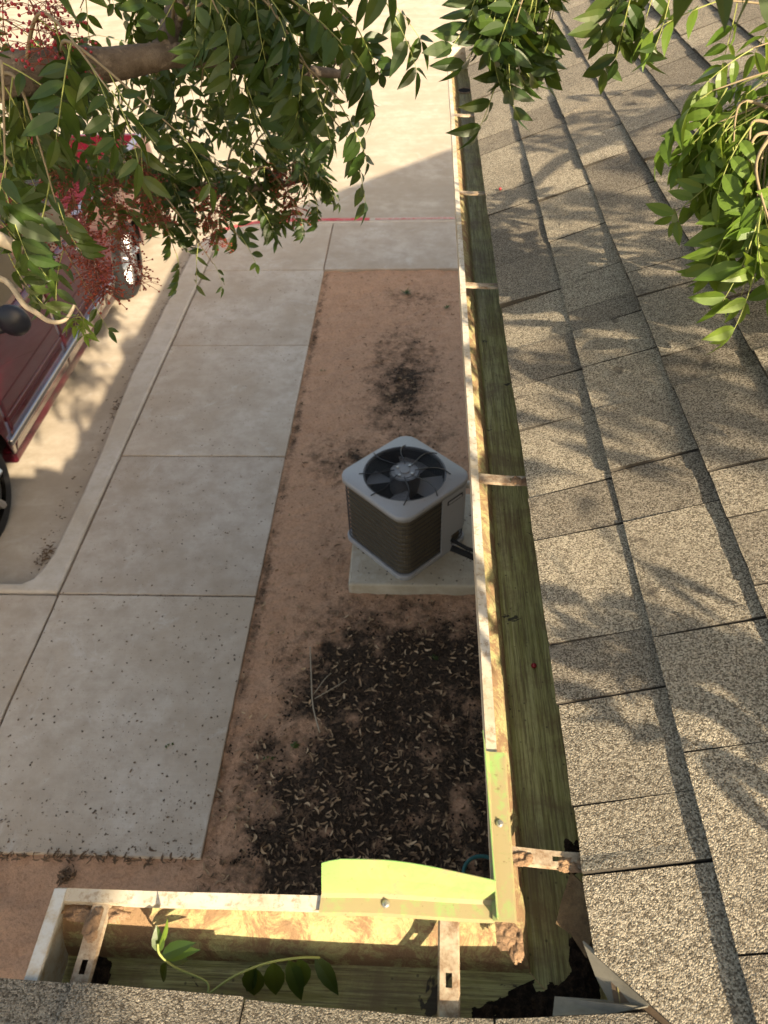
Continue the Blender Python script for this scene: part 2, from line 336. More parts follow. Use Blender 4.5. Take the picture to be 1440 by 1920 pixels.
def soil(name, x0, x1, y0, y1, st):
    nx, ny = int((x1-x0)/st), int((y1-y0)/st); m = MB()
    def fn(a, b):
        x, y = x0+(x1-x0)*a, y0+(y1-y0)*b
        return (x, y, -.022+.016*fbm(x*3, y*3)+.009*fbm(x*17, y*17, 4, 4))
    m.grid(fn, nx, ny); o = m.build(name, M_dirt, smooth=True)
    at_ = o.data.attributes.new('mulch', 'FLOAT', 'POINT'); at_.data.foreach_set('value', [mulch(v[0], v[1]) for v in m.v])
    return tag(o, kind='structure')
soil('soil_bed', -1.02, .68, 1.36, 7.2, .018)
soil('soil_bed', -4.9, .68, -.9, 1.40, .022)

# ------------------------------------------------------------------ house: walls, roof, shingles
TH = R(22.6); CT, ST = math.cos(TH), math.sin(TH)
XE, YE, ZE = .19, .218, 2.6          # main eave line x, wing eave line y, eave height
house = empty('house', (.65, .0, 0)); tag(house, 'single storey house with grey brown shingle roof rising from the gutter', 'house')
def hb(m, name, mat, **k):
    m.v = [(x-.65, y, z) for x, y, z in m.v]; return m.build(name, mat, house, **k)
m = MB(); m.box(.66, 11.2, -1.4, 3.95, -.15, 2.52); hb(m, 'wall', M_wall)
m = MB(); m.box(-.30, .655, -3.3, -.22, -.15, 2.52); hb(m, 'wall', M_wall)
m = MB(); m.box(XE+.028, XE+.05, .21, 4.14, 2.45, 2.575); m.box(-.44, XE+.05, YE-.05, YE-.028, 2.45, 2.575); hb(m, 'fascia', M_fascia)
m = MB(); m.box(XE+.051, .66, -.2, 4.14, 2.45, 2.47); m.box(-.43, .659, -.2, YE-.051, 2.451, 2.471); hb(m, 'soffit', M_fascia)
YFAR = 4.16; SR = 6.2; SW = 1.8
def mp(s, y, h): return Vector((XE+s*CT-h*ST, y, ZE+s*ST+h*CT))                    # main slope
def wp(s, x, h): return Vector((x, YE-.012-.045*min(x, .05)+.07*max(0, x-.06)-s*CT+h*ST, ZE+s*ST+h*CT))       # wing slope
def yval(s): return max(.268-s*1.0, -1.5)                                                 # valley on the main slope
m = MB()   # deck under the shingles, both slopes and the far sides
D = -.014
A = [mp(0.01, .17, D), mp(0.01, YFAR-.01, D), mp(SR, YFAR-.01, D), mp(SR, -1.5, D), mp(1.78, -1.5, D)]
m.add(A, [(0, 1, 2, 3, 4)])
B = [wp(.01, -.60, D), wp(.01, .2, D), wp(SW, .2+SW*CT, D), wp(SW, -.60, D)]
m.add(B, [(3, 2, 1, 0)])
ridge = mp(SR, 0, D); m.add([A[3], A[2], Vector((11.6, YFAR-.01, ZE)), Vector((11.6, -1.5, ZE))], [(0, 1, 2, 3)])
bz = B[2].z; m.add([B[3], B[2], Vector((B[2].x+1.2, -3.6, ZE)), Vector((-.6, -3.6, ZE))], [(0, 1, 2, 3)])
roof = hb(m, 'roof', M_felt)
EXP = .143
tabs = []
def make_tab(kind, k, a0, a1):
    s0 = k*EXP + random.uniform(-.0015, .0015); s1 = (k+1)*EXP+.035
    th = random.choice((.005, .0065, .009, .0115))+random.uniform(-.0008, .0008)
    nu, nv = 4, 3; P = mp if kind == 'm' else wp
    lift = [random.uniform(-.0005, .0012) for _ in range(nu+1)]
    if random.random() < .12: lift[random.choice((0, nu))] += .006
    jit = [random.uniform(-.0008, .0008) for _ in range(nu+1)]
    ang = random.uniform(-.004, .004)
    top = []; bot = []
    for j in range(nv+1):
        t = j/nv; s = s0+(s1-s0)*t
        lo, hi = a0, a1
        if kind == 'm': lo = max(a0, yval(s)+.004)
        else: hi = min(a1, .232+s*CT)
        if hi-lo < .004: lo, hi = (hi-.002, hi) if kind == 'm' else (lo, lo+.002)
        for i in range(nu+1):
            a = lo+(hi-lo)*i/nu+ang*t; ss = s+(jit[i] if j == 0 else 0)
            h = th*(1-(s-s0)/EXP)+.0016+(lift[i]*(1-t))
            top.append(P(ss, a, h)); bot.append(P(ss, a, -.012 if j else -.0015))
    m = MB(); n_ = (nu+1)*(nv+1); V = top+bot; fl = kind == 'w'
    F = []; MI = []
    for j in range(nv):
        for i in range(nu):
            q = j*(nu+1)+i; F.append((q, q+nu+1, q+nu+2, q+1)); MI.append(0)
    per = [i for i in range(nu+1)]+[(nu+1)*(j+1)-1 for j in range(1, nv+1)]+[(nu+1)*nv+i for i in range(nu-1, -1, -1)]+[(nu+1)*j for j in range(nv-1, 0, -1)]
    for q in range(len(per)):
        x, y = per[q], per[(q+1) % len(per)]; F.append((x, y, n_+y, n_+x)); MI.append(1)
    cen = sum(top, Vector())/len(top)
    tabs.append((cen, V, F, MI))
for k in range(0, int(SR/EXP)):
    y = yval((k+1)*EXP)-random.uniform(.02, .3); wlim = YFAR
    while y < wlim-.01:
        wd = random.choice((.095, .115, .135, .15, .17, .20, .23))+random.uniform(-.015, .015)
        y1 = min(y+wd, wlim)
        if y1 > yval(k*EXP)+.006: make_tab('m', k, y+.0014, y1-.0014)
        y = y1
for k in range(0, int(SW/EXP)):
    x = -.62; xl = .232+(k+1)*EXP*CT
    while x < xl:
        wd = random.choice((.16, .2, .25))+random.uniform(-.02, .02); make_tab('w', k, x+.001, x+wd-.001); x += wd
def vis(c):
    u, v, z = to_px(c); return z > 0 and -60 < u < 1500 and -60 < v < 2000
seen = sorted([t for t in tabs if vis(t[0])], key=lambda t: (t[0]-CAM).length)
near = seen[:296]; ids = set(id(t) for t in near); rest = MB()
for t in tabs:
    V = [(p.x-.65, p.y, p.z) for p in t[1]]
    if id(t) in ids:
        m = MB(); m.add(V, t[2]); m.m = t[3]; m.build('shingle', [M_sh, M_she], roof)
    else:
        b0 = len(rest.v); rest.add(V, t[2]); rest.m[-len(t[2]):] = t[3]
o = rest.build('shingle_field', [M_sh, M_she], roof); o['kind'] = 'stuff'
print('tabs', len(tabs), len(seen))
# torn felt and bare decking at the inside corner, valley flashing
m = MB()
def sheet(m, pts, th=.0015, mi=0):
    P = [Vector(p) for p in pts]; nn = (P[1]-P[0]).cross(P[2]-P[0]).normalized()*th; k = len(P)
    m.add(P+[p-nn for p in P], [tuple(range(k)), tuple(range(k, 2*k))[::-1]]+[(i, k+i, k+(i+1) % k, (i+1) % k) for i in range(k)], mi)
def zat(u, v, z): return on_z(u, v, z)
sheet(m, [zat(1070, 1635, 2.590), zat(1052, 1690, 2.578), zat(1042, 1732, 2.572), zat(1070, 1752, 2.575), zat(1098, 1795, 2.580), zat(1115, 1740, 2.592), zat(1095, 1660, 2.592)], .004)
hb(m, 'torn_felt', M_torn)
m = MB()
sheet(m, [zat(1092, 1765, 2.598), zat(1116, 1830, 2.580), zat(1146, 1886, 2.582), zat(1216, 1886, 2.610), zat(1190, 1850, 2.609)], .0015)
sheet(m, [zat(1040, 1868, 2.585), zat(1036, 1905, 2.598), zat(1150, 1900, 2.598), zat(1215, 1886, 2.609), zat(1140, 1875, 2.584)], .0015)
hb(m, 'valley_flashing', M_galv)

# ------------------------------------------------------------------ gutter
gut = empty('rain_gutter', (.15, .26, 2.5)); tag(gut, 'open L shaped metal rain gutter with weathered green inside and white lip along the roof', 'gutter')
def gb(m, name, mat, **k):
    m.v = [(x-.15, y-.26, z-2.5) for x, y, z in m.v]; return m.build(name, mat, gut, **k)
XL, YL, ZL = .087, .325, 2.598
PROF = [(.0140, -.011), (.0140, 0), (.001, .001), (0, -.021), (.006, -.030), (.020, -.038), (.033, -.050), (.041, -.066), (.046, -.086), (.052, -.090), (.122, -.090), (.125, -.086), (.126, -.004)]
PM = [0, 0, 0, 2, 2, 2, 2, 2, 1, 1, 1, 1]
def trough(main):
    m = MB(); n_ = 70 if main else 24; V = []
    for j in range(n_+1):
        t = j/n_
        for a, z in PROF:
            if main:
                y0 = YL-a; y = y0+(YFAR-y0)*t; dx = .019*(y/4.1)-.003+.0018*fbm(y*2.1, a*4, 7)
                V.append((XL+a+dx, y, ZL+z+.001*fbm(y*3, a*9, 2)))
            else:
                x1 = XL+a-.003; x = -.420+(x1+.420)*t; V.append((x, YL-a+.0012*fbm(x*4, a*4, 9), ZL+z+.001*fbm(x*5, a*9, 5)))
    k = len(PROF)
    for j in range(n_):
        for i in range(k-1):
            q = (j*k+i, j*k+i+1, (j+1)*k+i+1, (j+1)*k+i)
            m.f.append(q if main else q[::-1]); m.m.append(PM[i])
    m.v = V
    o = gb(m, 'trough', [M_white, M_gm if main else M_gw, M_gmud])
    md = o.modifiers.new('thickness', 'SOLIDIFY'); md.thickness = .0011; md.offset = 0
    return o
trough(True); trough(False)
# ends
m = MB(); pts = [(a, z) for a, z in PROF[1:]]
def cap(m, pts, f): k = len(pts); m.add([f(a, z, 0) for a, z in pts]+[f(a, z, 1) for a, z in pts], [tuple(range(k)), tuple(range(k, 2*k))[::-1]]+[(i, (i+1) % k, k+(i+1) % k, k+i) for i in range(k)])
cap(m, pts, lambda a, z, e: (-.4205+e*.0015, YL-a*.985-.001, ZL+z+.002)); m.box(-.4230, -.4085, YL-.124, YL-.002, ZL-.003, ZL+.0028)
gb(m, 'end_cap', M_cap)
m = MB(); cap(m, pts, lambda a, z, e: (XL+a*.985+.017, YFAR-.002+e*.0015, ZL+z+.002)); gb(m, 'end_cap', M_white)
# hangers across the main run
def strap(m, P0, P1, wd, sag=0.0, hole=True):
    P0, P1 = Vector(P0), Vector(P1); d = (P1-P0); L = d.length; d.normalize(); s = d.cross(Vector((0, 0, 1))).normalized()
    n_ = 8
    V = []
    for i in range(n_+1):
        t = i/n_; p = P0+d*L*t; p.z -= sag*math.sin(math.pi*t)
        for q, dz in ((-.5, -.004), (-.42, 0), (.42, 0), (.5, -.004)): V.append(p+s*wd*q+Vector((0, 0, dz)))
    F = []
    for i in range(n_):
        for q in range(3):
            if hole and q == 1 and i == 4: continue
            F.append((i*4+q, i*4+q+1, (i+1)*4+q+1, (i+1)*4+q))
    if hole:      # slot: the missing panel is refilled round a narrow keyhole
        a, b, c_, e = V[4*4+1], V[4*4+2], V[5*4+2], V[5*4+1]
        base = len(V); mid = [a.lerp(b, .32), a.lerp(b, .68), e.lerp(c_, .68), e.lerp(c_, .32)]; V += mid
        F += [(17, base, base+3, 21), (base+1, 18, 22, base+2)]
    m.add(V, F)
def solid(o, t=.0014):
    md = o.modifiers.new('thickness', 'SOLIDIFY'); md.thickness = t; md.offset = 0; return o
for i, (y, wd, z) in enumerate(((.377, .021, -.003), (1.057, .024, -.004), (1.80, .024, -.004), (2.40, .022, -.004), (3.16, .022, -.004), (3.90, .03, -.003))):
    dx = .019*(y/4.1)-.003
    m = MB(); strap(m, (XL+.016+dx, y+.004, ZL+z), (XL+.128+dx, y-.004, ZL+z+.002), wd, .003); solid(gb(m, 'hanger', M_hang))
m = MB(); strap(m, (.034, YL-.014, ZL-.004), (.032, YL-.130, ZL-.002), .0225, .002); solid(gb(m, 'hanger', M_hang))
m = MB(); strap(m, (-.366, YL-.014, ZL-.005), (-.366, YL-.130, ZL-.004), .022, .002); solid(gb(m, 'hanger', M_hang))
# outlet
m = MB(); c0 = Vector((.178, 3.785, ZL-.0885))
m.tube([c0+Vector((math.cos(a)*.031, math.sin(a)*.04, 0)) for a in [i*2*math.pi/24 for i in range(24)]], .004, 6, closed=True)
m.add([c0+Vector((math.cos(i*2*math.pi/24)*.028, math.sin(i*2*math.pi/24)*.037, .0012)) for i in range(24)], [tuple(range(24))], 1)
gb(m, 'outlet', [M_hang, M_dark])
# splash guard on the inside corner
def guard_wing(u, v):
    x = -.113+(.0855+.113)*u
    L = [(-.021, -.002), (-.019, .0022), (-.004, .0032), (.0005, .006), (.008, .030), (.0185, .055)]
    prof_h = [0, .2, .42, .5, .75, 1]
    q = v*(len(L)-1); i = min(int(q), len(L)-2); f = q-i
    dy = L[i][0]*(1-f)+L[i+1][0]*f; dz = L[i][1]*(1-f)+L[i+1][1]*f
    sag = 1-.42*max(0, u-.35)**1.6/.5
    if dz > .006: dz = .006+(dz-.006)*sag*(1 if u > .12 else .80+.20*u/.12); dy = dy*sag
    xx = x+(.006*(1-u) if dz > .01 and u < .2 else 0)*0+ (.004*v if u < .05 else 0)
    return (xx, YL+dy+.0015*math.sin(u*5), ZL+.0022+dz)
m = MB(); m.grid(guard_wing, 16, 15)
def guard_main(u, v):
    y = .302+(.507-.302)*u
    L = [(.026, -.003), (.0235, .002), (.004, .0035), (-.0005, .006), (-.003, .025), (-.004, .050)]
    q = v*(len(L)-1); i = min(int(q), len(L)-2); f = q-i
    dx = L[i][0]*(1-f)+L[i+1][0]*f; dz = L[i][1]*(1-f)+L[i+1][1]*f
    if dz > .006:
        hh = (.50+.5*math.sin(u*1.6))*(1-max(0, u-.9)*3.0); dz = .006+(dz-.006)*hh*.55; y += .020*v*max(0, (u-.8)*5)
        dx += .004*(1-u)
    else: dx -= .003*(1-u)
    return (XL+dx-.001+.0025*u*0, y, ZL+.0024+dz)
m.grid(guard_main, 14, 15)
o = solid(gb(m, 'splash_guard', M_splash, smooth=False), .0012)
for (x, y, z) in ((-.037, YL-.0085, ZL+.0068), (XL+.010, .412, ZL+.0072)):
    m = MB(); m.sphere((x, y, z), .0048, 12, 6, (1, 1, .5)); m.box(x-.0006, x+.0006, y-.0035, y+.0035, z+.0018, z+.003); gb(m, 'screw', M_screw, smooth=False)

# dried mud and muck lying in the gutter
def blob(m, c, rx, ry, h, seed, nx=22, rot=0, cut=.15):
    c = Vector(c); cs, sn = math.cos(rot), math.sin(rot)
    idx = {}; V = []; F = []
    for j in range(nx+1):
        for i in range(nx+1):
            a, b = i/nx*2-1, j/nx*2-1
            r = math.hypot(a, b)+.5*fbm(a*rx*45+seed, b*ry*45, seed)
            k = max(0, 1-r*r)
            if r > 1.05: continue
            x, y = a*rx, b*ry
            idx[(i, j)] = len(V)
            V.append(c+Vector((x*cs-y*sn, x*sn+y*cs, h*(k**.6)*(.75+.7*fbm(a*rx*140+seed, b*ry*140, 2))-.0008)))
    for j in range(nx):
        for i in range(nx):
            q = [(i, j), (i+1, j), (i+1, j+1), (i, j+1)]
            if all(p in idx for p in q): F.append(tuple(idx[p] for p in q))
    m.add(V, F)
def mudthing(name, blobs, mat, label, cat='dirt'):
    m = MB()
    for b in blobs: blob(m, *b)
    return tag(m.build(name, mat, smooth=True), label, cat)
gz = ZL-.0895
mudthing('mud_clump', [((.190, 1.052, ZL-.005), .030, .012, .008, 1.3, 34)], M_mud, 'crumbly brown mud clump stuck on the hanger strap beside the air conditioner')
mudthing('mud_clump', [((.120, .377, ZL-.004), .015, .011, .005, 2.2, 30)], M_mud, 'brown mud packed on the lip end of the strap just past the splash guard')
mudthing('mud_clump', [((.185, .372, ZL-.005), .022, .011, .005, 7.7, 30)], M_mud, 'brown mud under the shingle edge on the strap just past the splash guard')
mudthing('mud_clump', [((.096, .292, ZL+.002), .011, .018, .003, 3.2), ((.107, .285, ZL-.004), .008, .022, .005, 5.2)], M_mud, 'crusted tan mud where the two splash guard legs meet')
mudthing('mud_clump', [((-.372, .302, ZL-.012), .05, .010, .008, 6.4), ((-.368, .285, ZL-.003), .010, .022, .005, 8.8)], M_mud, 'brown mud crust at the closed end of the short gutter run')
mudthing('muck', [((.12, .228, gz), .09, .035, .006, 2.9, 40, .4), ((.195, .275, gz), .018, .06, .006, 5.9, 40)], M_muck, 'black wet muck filling the gutter corner', 'muck')
mudthing('muck', [((-.385, .262, gz), .022, .05, .008, 3.7)], M_muck, 'black muck at the bottom of the closed gutter end', 'muck')
mudthing('muck', [((.2, .412, gz), .014, .028, .004, 8.3, 40)], M_muck, 'black muck along the roof side of the gutter under a hanger', 'muck')

# ------------------------------------------------------------------ air conditioner
PADZ = .060
m = MB(); m.box(-.435, .48, 2.985, 3.80, -.06, PADZ); o = m.build('equipment_pad', M_pad, bevel=.012)
tag(o, 'weathered square concrete pad under the air conditioner on bare soil', 'pad')
ac = empty('air_conditioner', (-.10, 3.385, PADZ), R(45)); tag(ac, 'grey outdoor air conditioner unit with round fan grille on a concrete pad', 'air conditioner')
HS, CR, ZT = .275, .075, .525     # half side, corner radius, height
def rsq(hs, r, n_=7):
    P = []
    for q, (sx, sy) in enumerate(((1, 1), (-1, 1), (-1, -1), (1, -1))):
        for i in range(n_+1):
            a = math.pi/2*(q+i/n_); P.append((sx*(hs-r)+r*math.cos(a), sy*(hs-r)+r*math.sin(a)))
    return P
m = MB(); m.prism(rsq(HS+.006, CR), 0, .035); m.build('base_pan', M_acpaint, ac, bevel=.006)
m = MB(); P = rsq(HS-.018, CR-.01); k = len(P); m.add([(x, y, .03) for x, y in P]+[(x, y, ZT-.02) for x, y in P], [(i, (i+1) % k, k+(i+1) % k, k+i) for i in range(k)]); m.build('coil', M_coil, ac)
m = MB(); P = rsq(HS-.004, CR)
nh = 13
for i in range(nh): m.tube([(x, y, .05+(ZT-.095)*i/(nh-1)) for x, y in P], .0028, 4, closed=True)
dense = []
for i in range(len(P)):
    a, b = Vector(P[i]), Vector(P[(i+1) % len(P)]); L = (b-a).length; q = max(1, round(L/.0155))
    dense += [a.lerp(b, j/q) for j in range(q)]
for p in dense: m.tube([(p.x, p.y, .04), (p.x, p.y, ZT-.03)], .0013, 3, cap=False)
m.build('wire_guard', M_black, ac)
# service panel round the corner next to the house (local +x,-y corner faces +X world)
m = MB(); C_ = rsq(HS, CR, 8)[27:36]
path = [(.02, -HS)]+C_+[(HS, -.02)]
path = [(.035, -HS), (HS-CR, -HS)]+[(HS-CR+CR*math.sin(a), -(HS-CR)-CR*math.cos(a)) for a in [i*math.pi/16 for i in range(9)]]+[(HS, .03)]
V = [(x, y, .13) for x, y in path]+[(x, y, ZT-.03) for x, y in path]; k = len(path)
m.add(V, [(i, i+1, k+i+1, k+i) for i in range(k-1)])
V = [(x, y, .03) for x, y in path[:2]]+[(x, y, .13) for x, y in path[:2]]; V[1] = (.12, -HS, .03); V[3] = (.12, -HS, .13); m.add(V, [(0, 1, 3, 2)])
solid(m.build('service_panel', M_acpaint, ac, smooth=False), .008)
m = MB(); m.box(.075, .20, -HS-.0075, -HS-.0045, ZT-.115, ZT-.085, 0); m.box(.083, .192, -HS-.0085, -HS-.0076, ZT-.108, ZT-.092, 1); m.build('name_plate', [M_label, M_label2], ac)
# top cover with round opening
RO = .238
m = MB(); n_ = 64; outerP = []
def sqr(a, hs, r):
    c_, s_ = math.cos(a), math.sin(a); lo, hi = 0, 2
    for _ in range(30):
        md_ = (lo+hi)/2; x, y = abs(c_*md_), abs(s_*md_)
        qx, qy = max(x-(hs-r), 0), max(y-(hs-r), 0)
        inside = (x < hs and y < hs and (qx*qx+qy*qy < r*r))
        lo, hi = (md_, hi) if inside else (lo, md_)
    return lo
rings = []
for a in [2*math.pi*i/n_ for i in range(n_)]:
    ro = sqr(a, HS+.012, CR+.012); c_, s_ = math.cos(a), math.sin(a)
    rings.append([(c_*ro, s_*ro, ZT-.035), (c_*ro, s_*ro, ZT-.006), (c_*(ro-.008), s_*(ro-.008), ZT), (c_*min(RO+.016, ro-.012), s_*min(RO+.016, ro-.012), ZT+.001), (c_*(RO+.008), s_*(RO+.008), ZT+.012), (c_*RO, s_*RO, ZT+.012), (c_*(RO-.004), s_*(RO-.004), ZT-.004)])
V = [p for r_ in rings for p in r_]; k = 7
m.add(V, [(i*k+j, ((i+1) % n_)*k+j, ((i+1) % n_)*k+j+1, i*k+j+1) for i in range(n_) for j in range(k-1)])
solid(m.build('top_cover', M_acpaint, ac, smooth=True), .002)
m = MB(); V = [(math.cos(2*math.pi*i/48)*(RO-.004), math.sin(2*math.pi*i/48)*(RO-.004), z) for z in (ZT-.004, ZT-.13) for i in range(48)]
m.add(V, [(i, (i+1) % 48, 48+(i+1) % 48, 48+i) for i in range(48)]); m.add([(math.cos(2*math.pi*i/48)*RO, math.sin(2*math.pi*i/48)*RO, ZT-.2) for i in range(48)], [tuple(range(48))])
m.build('shroud', M_dark, ac)
m = MB()
for i in range(17):
    r_ = .085+(RO+.004-.085)*i/16; z = ZT+.014+.016*(1-((r_-.085)/(RO-.085))**2)
    m.tube([(math.cos(2*math.pi*j/48)*r_, math.sin(2*math.pi*j/48)*r_, z) for j in range(48)], .0021, 4, closed=True)
grille = m.build('fan_grille', M_black, ac, smooth=True)
for j in range(8):
    a = 2*math.pi*j/8+math.pi/4; m = MB(); pts_ = []
    for i in range(7):
        r_ = .06+(RO+.030-.06)*i/6; tw = .16*math.sin(i/6*math.pi)
        pts_.append((math.cos(a+tw)*r_, math.sin(a+tw)*r_, ZT+.016+.018*(1-(i/6)**2)-(.012 if i == 6 else 0)))
    m.tube(pts_, .0034, 5); m.build('spoke', M_black, grille)
m = MB(); m.tube([(0, 0, ZT-.11), (0, 0, ZT+.024)], .088, 28); m.tube([(0, 0, ZT+.024), (0, 0, ZT+.028)], .062, 28); m.tube([(0, 0, ZT+.026), (0, 0, ZT+.035)], .028, 20)
motor = m.build('motor', M_motor, ac, bevel=.004)
for j in range(4):
    a = math.pi/2*j+.2; m = MB(); m.tube([(math.cos(a)*.052, math.sin(a)*.052, ZT+.026), (math.cos(a)*.052, math.sin(a)*.052, ZT+.036)], .009, 8); m.build('bolt', M_screw, motor)
for j in range(4):
    a0 = math.pi/2*j+.55; m = MB()
    m.grid(lambda u, v: ((.07+(.155)*v)*math.cos(a0+(u-.5)*.85), (.07+.155*v)*math.sin(a0+(u-.5)*.85), ZT-.07+.05*(u-.5)), 6, 3)
    solid(m.build('fan_blade', M_blade, ac), .002)
# lines between the unit and the wall
m = MB(); m.tube([(.14, 3.47, .43), (.30, 3.475, .43), (.66, 3.48, .43)], .024, 10); m.tube([(.64, 3.48, .36), (.64, 3.48, .5)], .03, 8)
tag(m.build('conduit_pipe', M_pvc, smooth=True), 'pale pipe running from behind the air conditioner to the house wall', 'pipe')
m = MB(); m.tube([(.18, 3.2, .16), (.27, 3.17, .14), (.36, 3.14, .11), (.45, 3.2, .12), (.66, 3.25, .2)], .02, 8); m.tube([(.18, 3.2, .23), (.27, 3.13, .23), (.40, 3.1, .2), (.66, 3.2, .3)], .012, 8)
tag(m.build('refrigerant_lines', M_foam, smooth=True), 'black insulated lines beside the air conditioner above the pad', 'pipe')

# garden hose
m = MB(); c0 = on_z(905, 1640, -.005); P = []
for i in range(26):
    a = R(200)-i/25*R(170); P.append(c0+Vector((math.cos(a)*.085, math.sin(a)*.075, .004+.012*math.sin(i/25*3))))
P += [P[-1]+Vector((.02*i, -.10*i, 0)) for i in range(1, 9)]; P = [P[0]+Vector((.02*i, -.10*i, 0)) for i in range(9, 0, -1)]+P
m.tube(P, .0085, 10); tag(m.build('garden_hose', M_hose, smooth=True), 'looped teal garden hose on the dark mulch below the gutter corner', 'hose')

# ------------------------------------------------------------------ pickup truck
ZS = -.12
truck = empty('pickup_truck', (-3.7, 5.4, ZS)); tag(truck, 'dark red pickup truck with chrome side trim parked beside the kerb', 'truck')
XS = -2.84   # outer side
def tb(m, name, mat, parent=truck, **k):
    if parent is truck: m.v = [(x+3.7, y-5.4, z-ZS) for x, y, z in m.v]
    else: m.v = [(x+3.7, y-5.4, z-ZS) for x, y, z in m.v]
    return m.build(name, mat, parent, **k)
def side(z):     # outward offset of the body side at height above street
    h = z
    if h < .62: return -.022*((.62-h)/.32)**2
    return -.05*((h-.62)/.5)**2
WY = (3.55, 6.93); WR = .37
def arch(y):
    lo = .30
    for wy in WY:
        d = abs(y-wy)
        if d < .47: lo = max(lo, WR*.95+math.sqrt(max(0, .47**2-d*d))*.95)
    return lo
def panel(name, y0, y1, top, mirror=False, mat=M_car):
    obs = []
    for sgn in (1, -1):
        m = MB(); ny = max(4, int((y1-y0)/.04))
        def fn(a, b):
            y = y0+(y1-y0)*a; lo = arch(y); hi = top(y) if callable(top) else top
            h = lo+(hi-lo)*b; dx = side(h)
            x = XS+dx
            if sgn < 0: x = -7.4-x
            return (x, y, ZS+h)
        m.grid(fn, ny, 12)
        obs.append(solid(tb(m, name, mat, smooth=True), .012))
    return obs
panel('front_fender', 2.95, 4.09, lambda y: .98+.06*sm(2.95, 4.0, y))
d1 = panel('door', 4.10, 5.17, 1.06); d2 = panel('door', 5.18, 6.16, 1.06)
panel('bed_side', 6.185, 8.30, 1.10)
for dd in (d1, d2):
    for q, o in enumerate(dd):
        yy = 5.02 if dd is d1 else 6.02; xs = XS-.035 if q == 0 else -7.4-XS+.035; sg = 1 if q == 0 else -1
        m = MB(); m.tube([(xs-.01*sg, yy-.11, ZS+.93), (xs+.03*sg, yy-.09, ZS+.93), (xs+.03*sg, yy+.09, ZS+.93), (xs-.01*sg, yy+.11, ZS+.93)], .016, 8); tb(m, 'handle', M_chrome, o, smooth=True)
        m = MB(); y0, y1 = ((4.12, 5.16) if dd is d1 else (5.19, 6.15))
        m.box(XS-.004 if q == 0 else -7.4-XS-.012, XS+.012 if q == 0 else -7.4-XS+.004, y0, y1, ZS+.53, ZS+.575); tb(m, 'side_moulding', M_car, o, bevel=.005)
# rocker, chrome step bar
for sg in (1, -1):
    X = lambda x: x if sg > 0 else -7.4-x
    m = MB(); m.box(min(X(XS-.16), X(XS-.028)), max(X(XS-.16), X(XS-.028)), 4.06, 6.42, ZS+.20, ZS+.31); tb(m, 'rocker', M_car, bevel=.02)
    m = MB(); x_ = sorted((X(XS-.02), X(XS+.028))); m.box(x_[0], x_[1], 4.02, 6.44, ZS+.395, ZS+.445); tb(m, 'side_trim', M_chrome, bevel=.012)
    # mirror
    m = MB(); m.sphere((X(XS+.17), 4.36, ZS+1.17), .115, 14, 10, (1.0, .62, .95)); m.tube([(X(XS-.06), 4.38, ZS+1.06), (X(XS+.1), 4.37, ZS+1.11)], .03, 8); tb(m, 'side_mirror', M_plastic, smooth=True)
# hood, cab, bed floor
m = MB(); m.grid(lambda a, b: (-4.53+1.66*a, 2.85+1.25*b, ZS+.93+.11*b+.05*math.sin(math.pi*a)**.6), 14, 6); solid(tb(m, 'hood', M_car, smooth=True), .015)
m = MB(); m.box(-4.52, -2.88, 2.82, 2.9, ZS+.35, ZS+.95); tb(m, 'grille_panel', M_car, bevel=.03)
m = MB(); m.box(-4.55, -2.85, 2.72, 2.84, ZS+.38, ZS+.62); tb(m, 'bumper', M_chrome, bevel=.03)
m = MB(); m.box(-4.55, -2.85, 8.33, 8.45, ZS+.45, ZS+.62); tb(m, 'bumper', M_chrome, bevel=.03)
for x0, x1 in ((-4.5, -4.2), (-3.2, -2.9)):
    m = MB(); m.box(x0, x1, 2.795, 2.825, ZS+.68, ZS+.86); tb(m, 'headlight', M_lampw, bevel=.01)
    m = MB(); m.box(x0-.02 if x0 < -4 else x1-.06, x0+.06 if x0 < -4 else x1+.03, 8.27, 8.33, ZS+.68, ZS+1.02); tb(m, 'tail_light', M_lamp, bevel=.01)
m = MB()
cabP = [(4.0, 1.03), (4.62, 1.60), (4.9, 1.665), (5.7, 1.675), (6.02, 1.62), (6.16, 1.06)]
def cabx(h): return 0 if h <= 1.06 else -.20*((h-1.06)/.6)
V = []
for y, h in cabP:
    ins = cabx(h)
    for x in (XS-.045+ins, XS-.20+ins*1.1, -3.7, -7.4-XS+.20-ins*1.1, -7.4-XS+.045-ins): V.append((x, y, ZS+h+(.03 if abs(x+3.7) < .1 and h > 1.5 else (.015 if abs(x+3.7) < .7 and h > 1.5 else 0))))
F = [(i*5+j, i*5+j+1, (i+1)*5+j+1, (i+1)*5+j) for i in range(5) for j in range(4)]
m.add(V, F); k5 = [i*5 for i in range(6)]; m.add([V[i] for i in k5], [tuple(range(6))]); m.add([V[i+4] for i in k5], [tuple(range(6))[::-1]])
cab = tb(m, 'cab', M_car, bevel=.03)
for sg in (1, -1):
    for y0, y1, ya, yb in ((4.28, 5.12, 4.72, 5.12), (5.24, 6.08, 5.24, 5.98)):
        m = MB(); X = lambda h: (XS-.045+cabx(h)+.006) if sg > 0 else (-7.4-(XS-.045+cabx(h)+.006))
        q = [(X(1.10), y0, ZS+1.10), (X(1.10), y1, ZS+1.10), (X(1.56), yb, ZS+1.56), (X(1.56), ya, ZS+1.56)]
        m.add(q if sg > 0 else q[::-1], [(0, 1, 2, 3)]); solid(tb(m, 'window', M_glass, cab), .004)
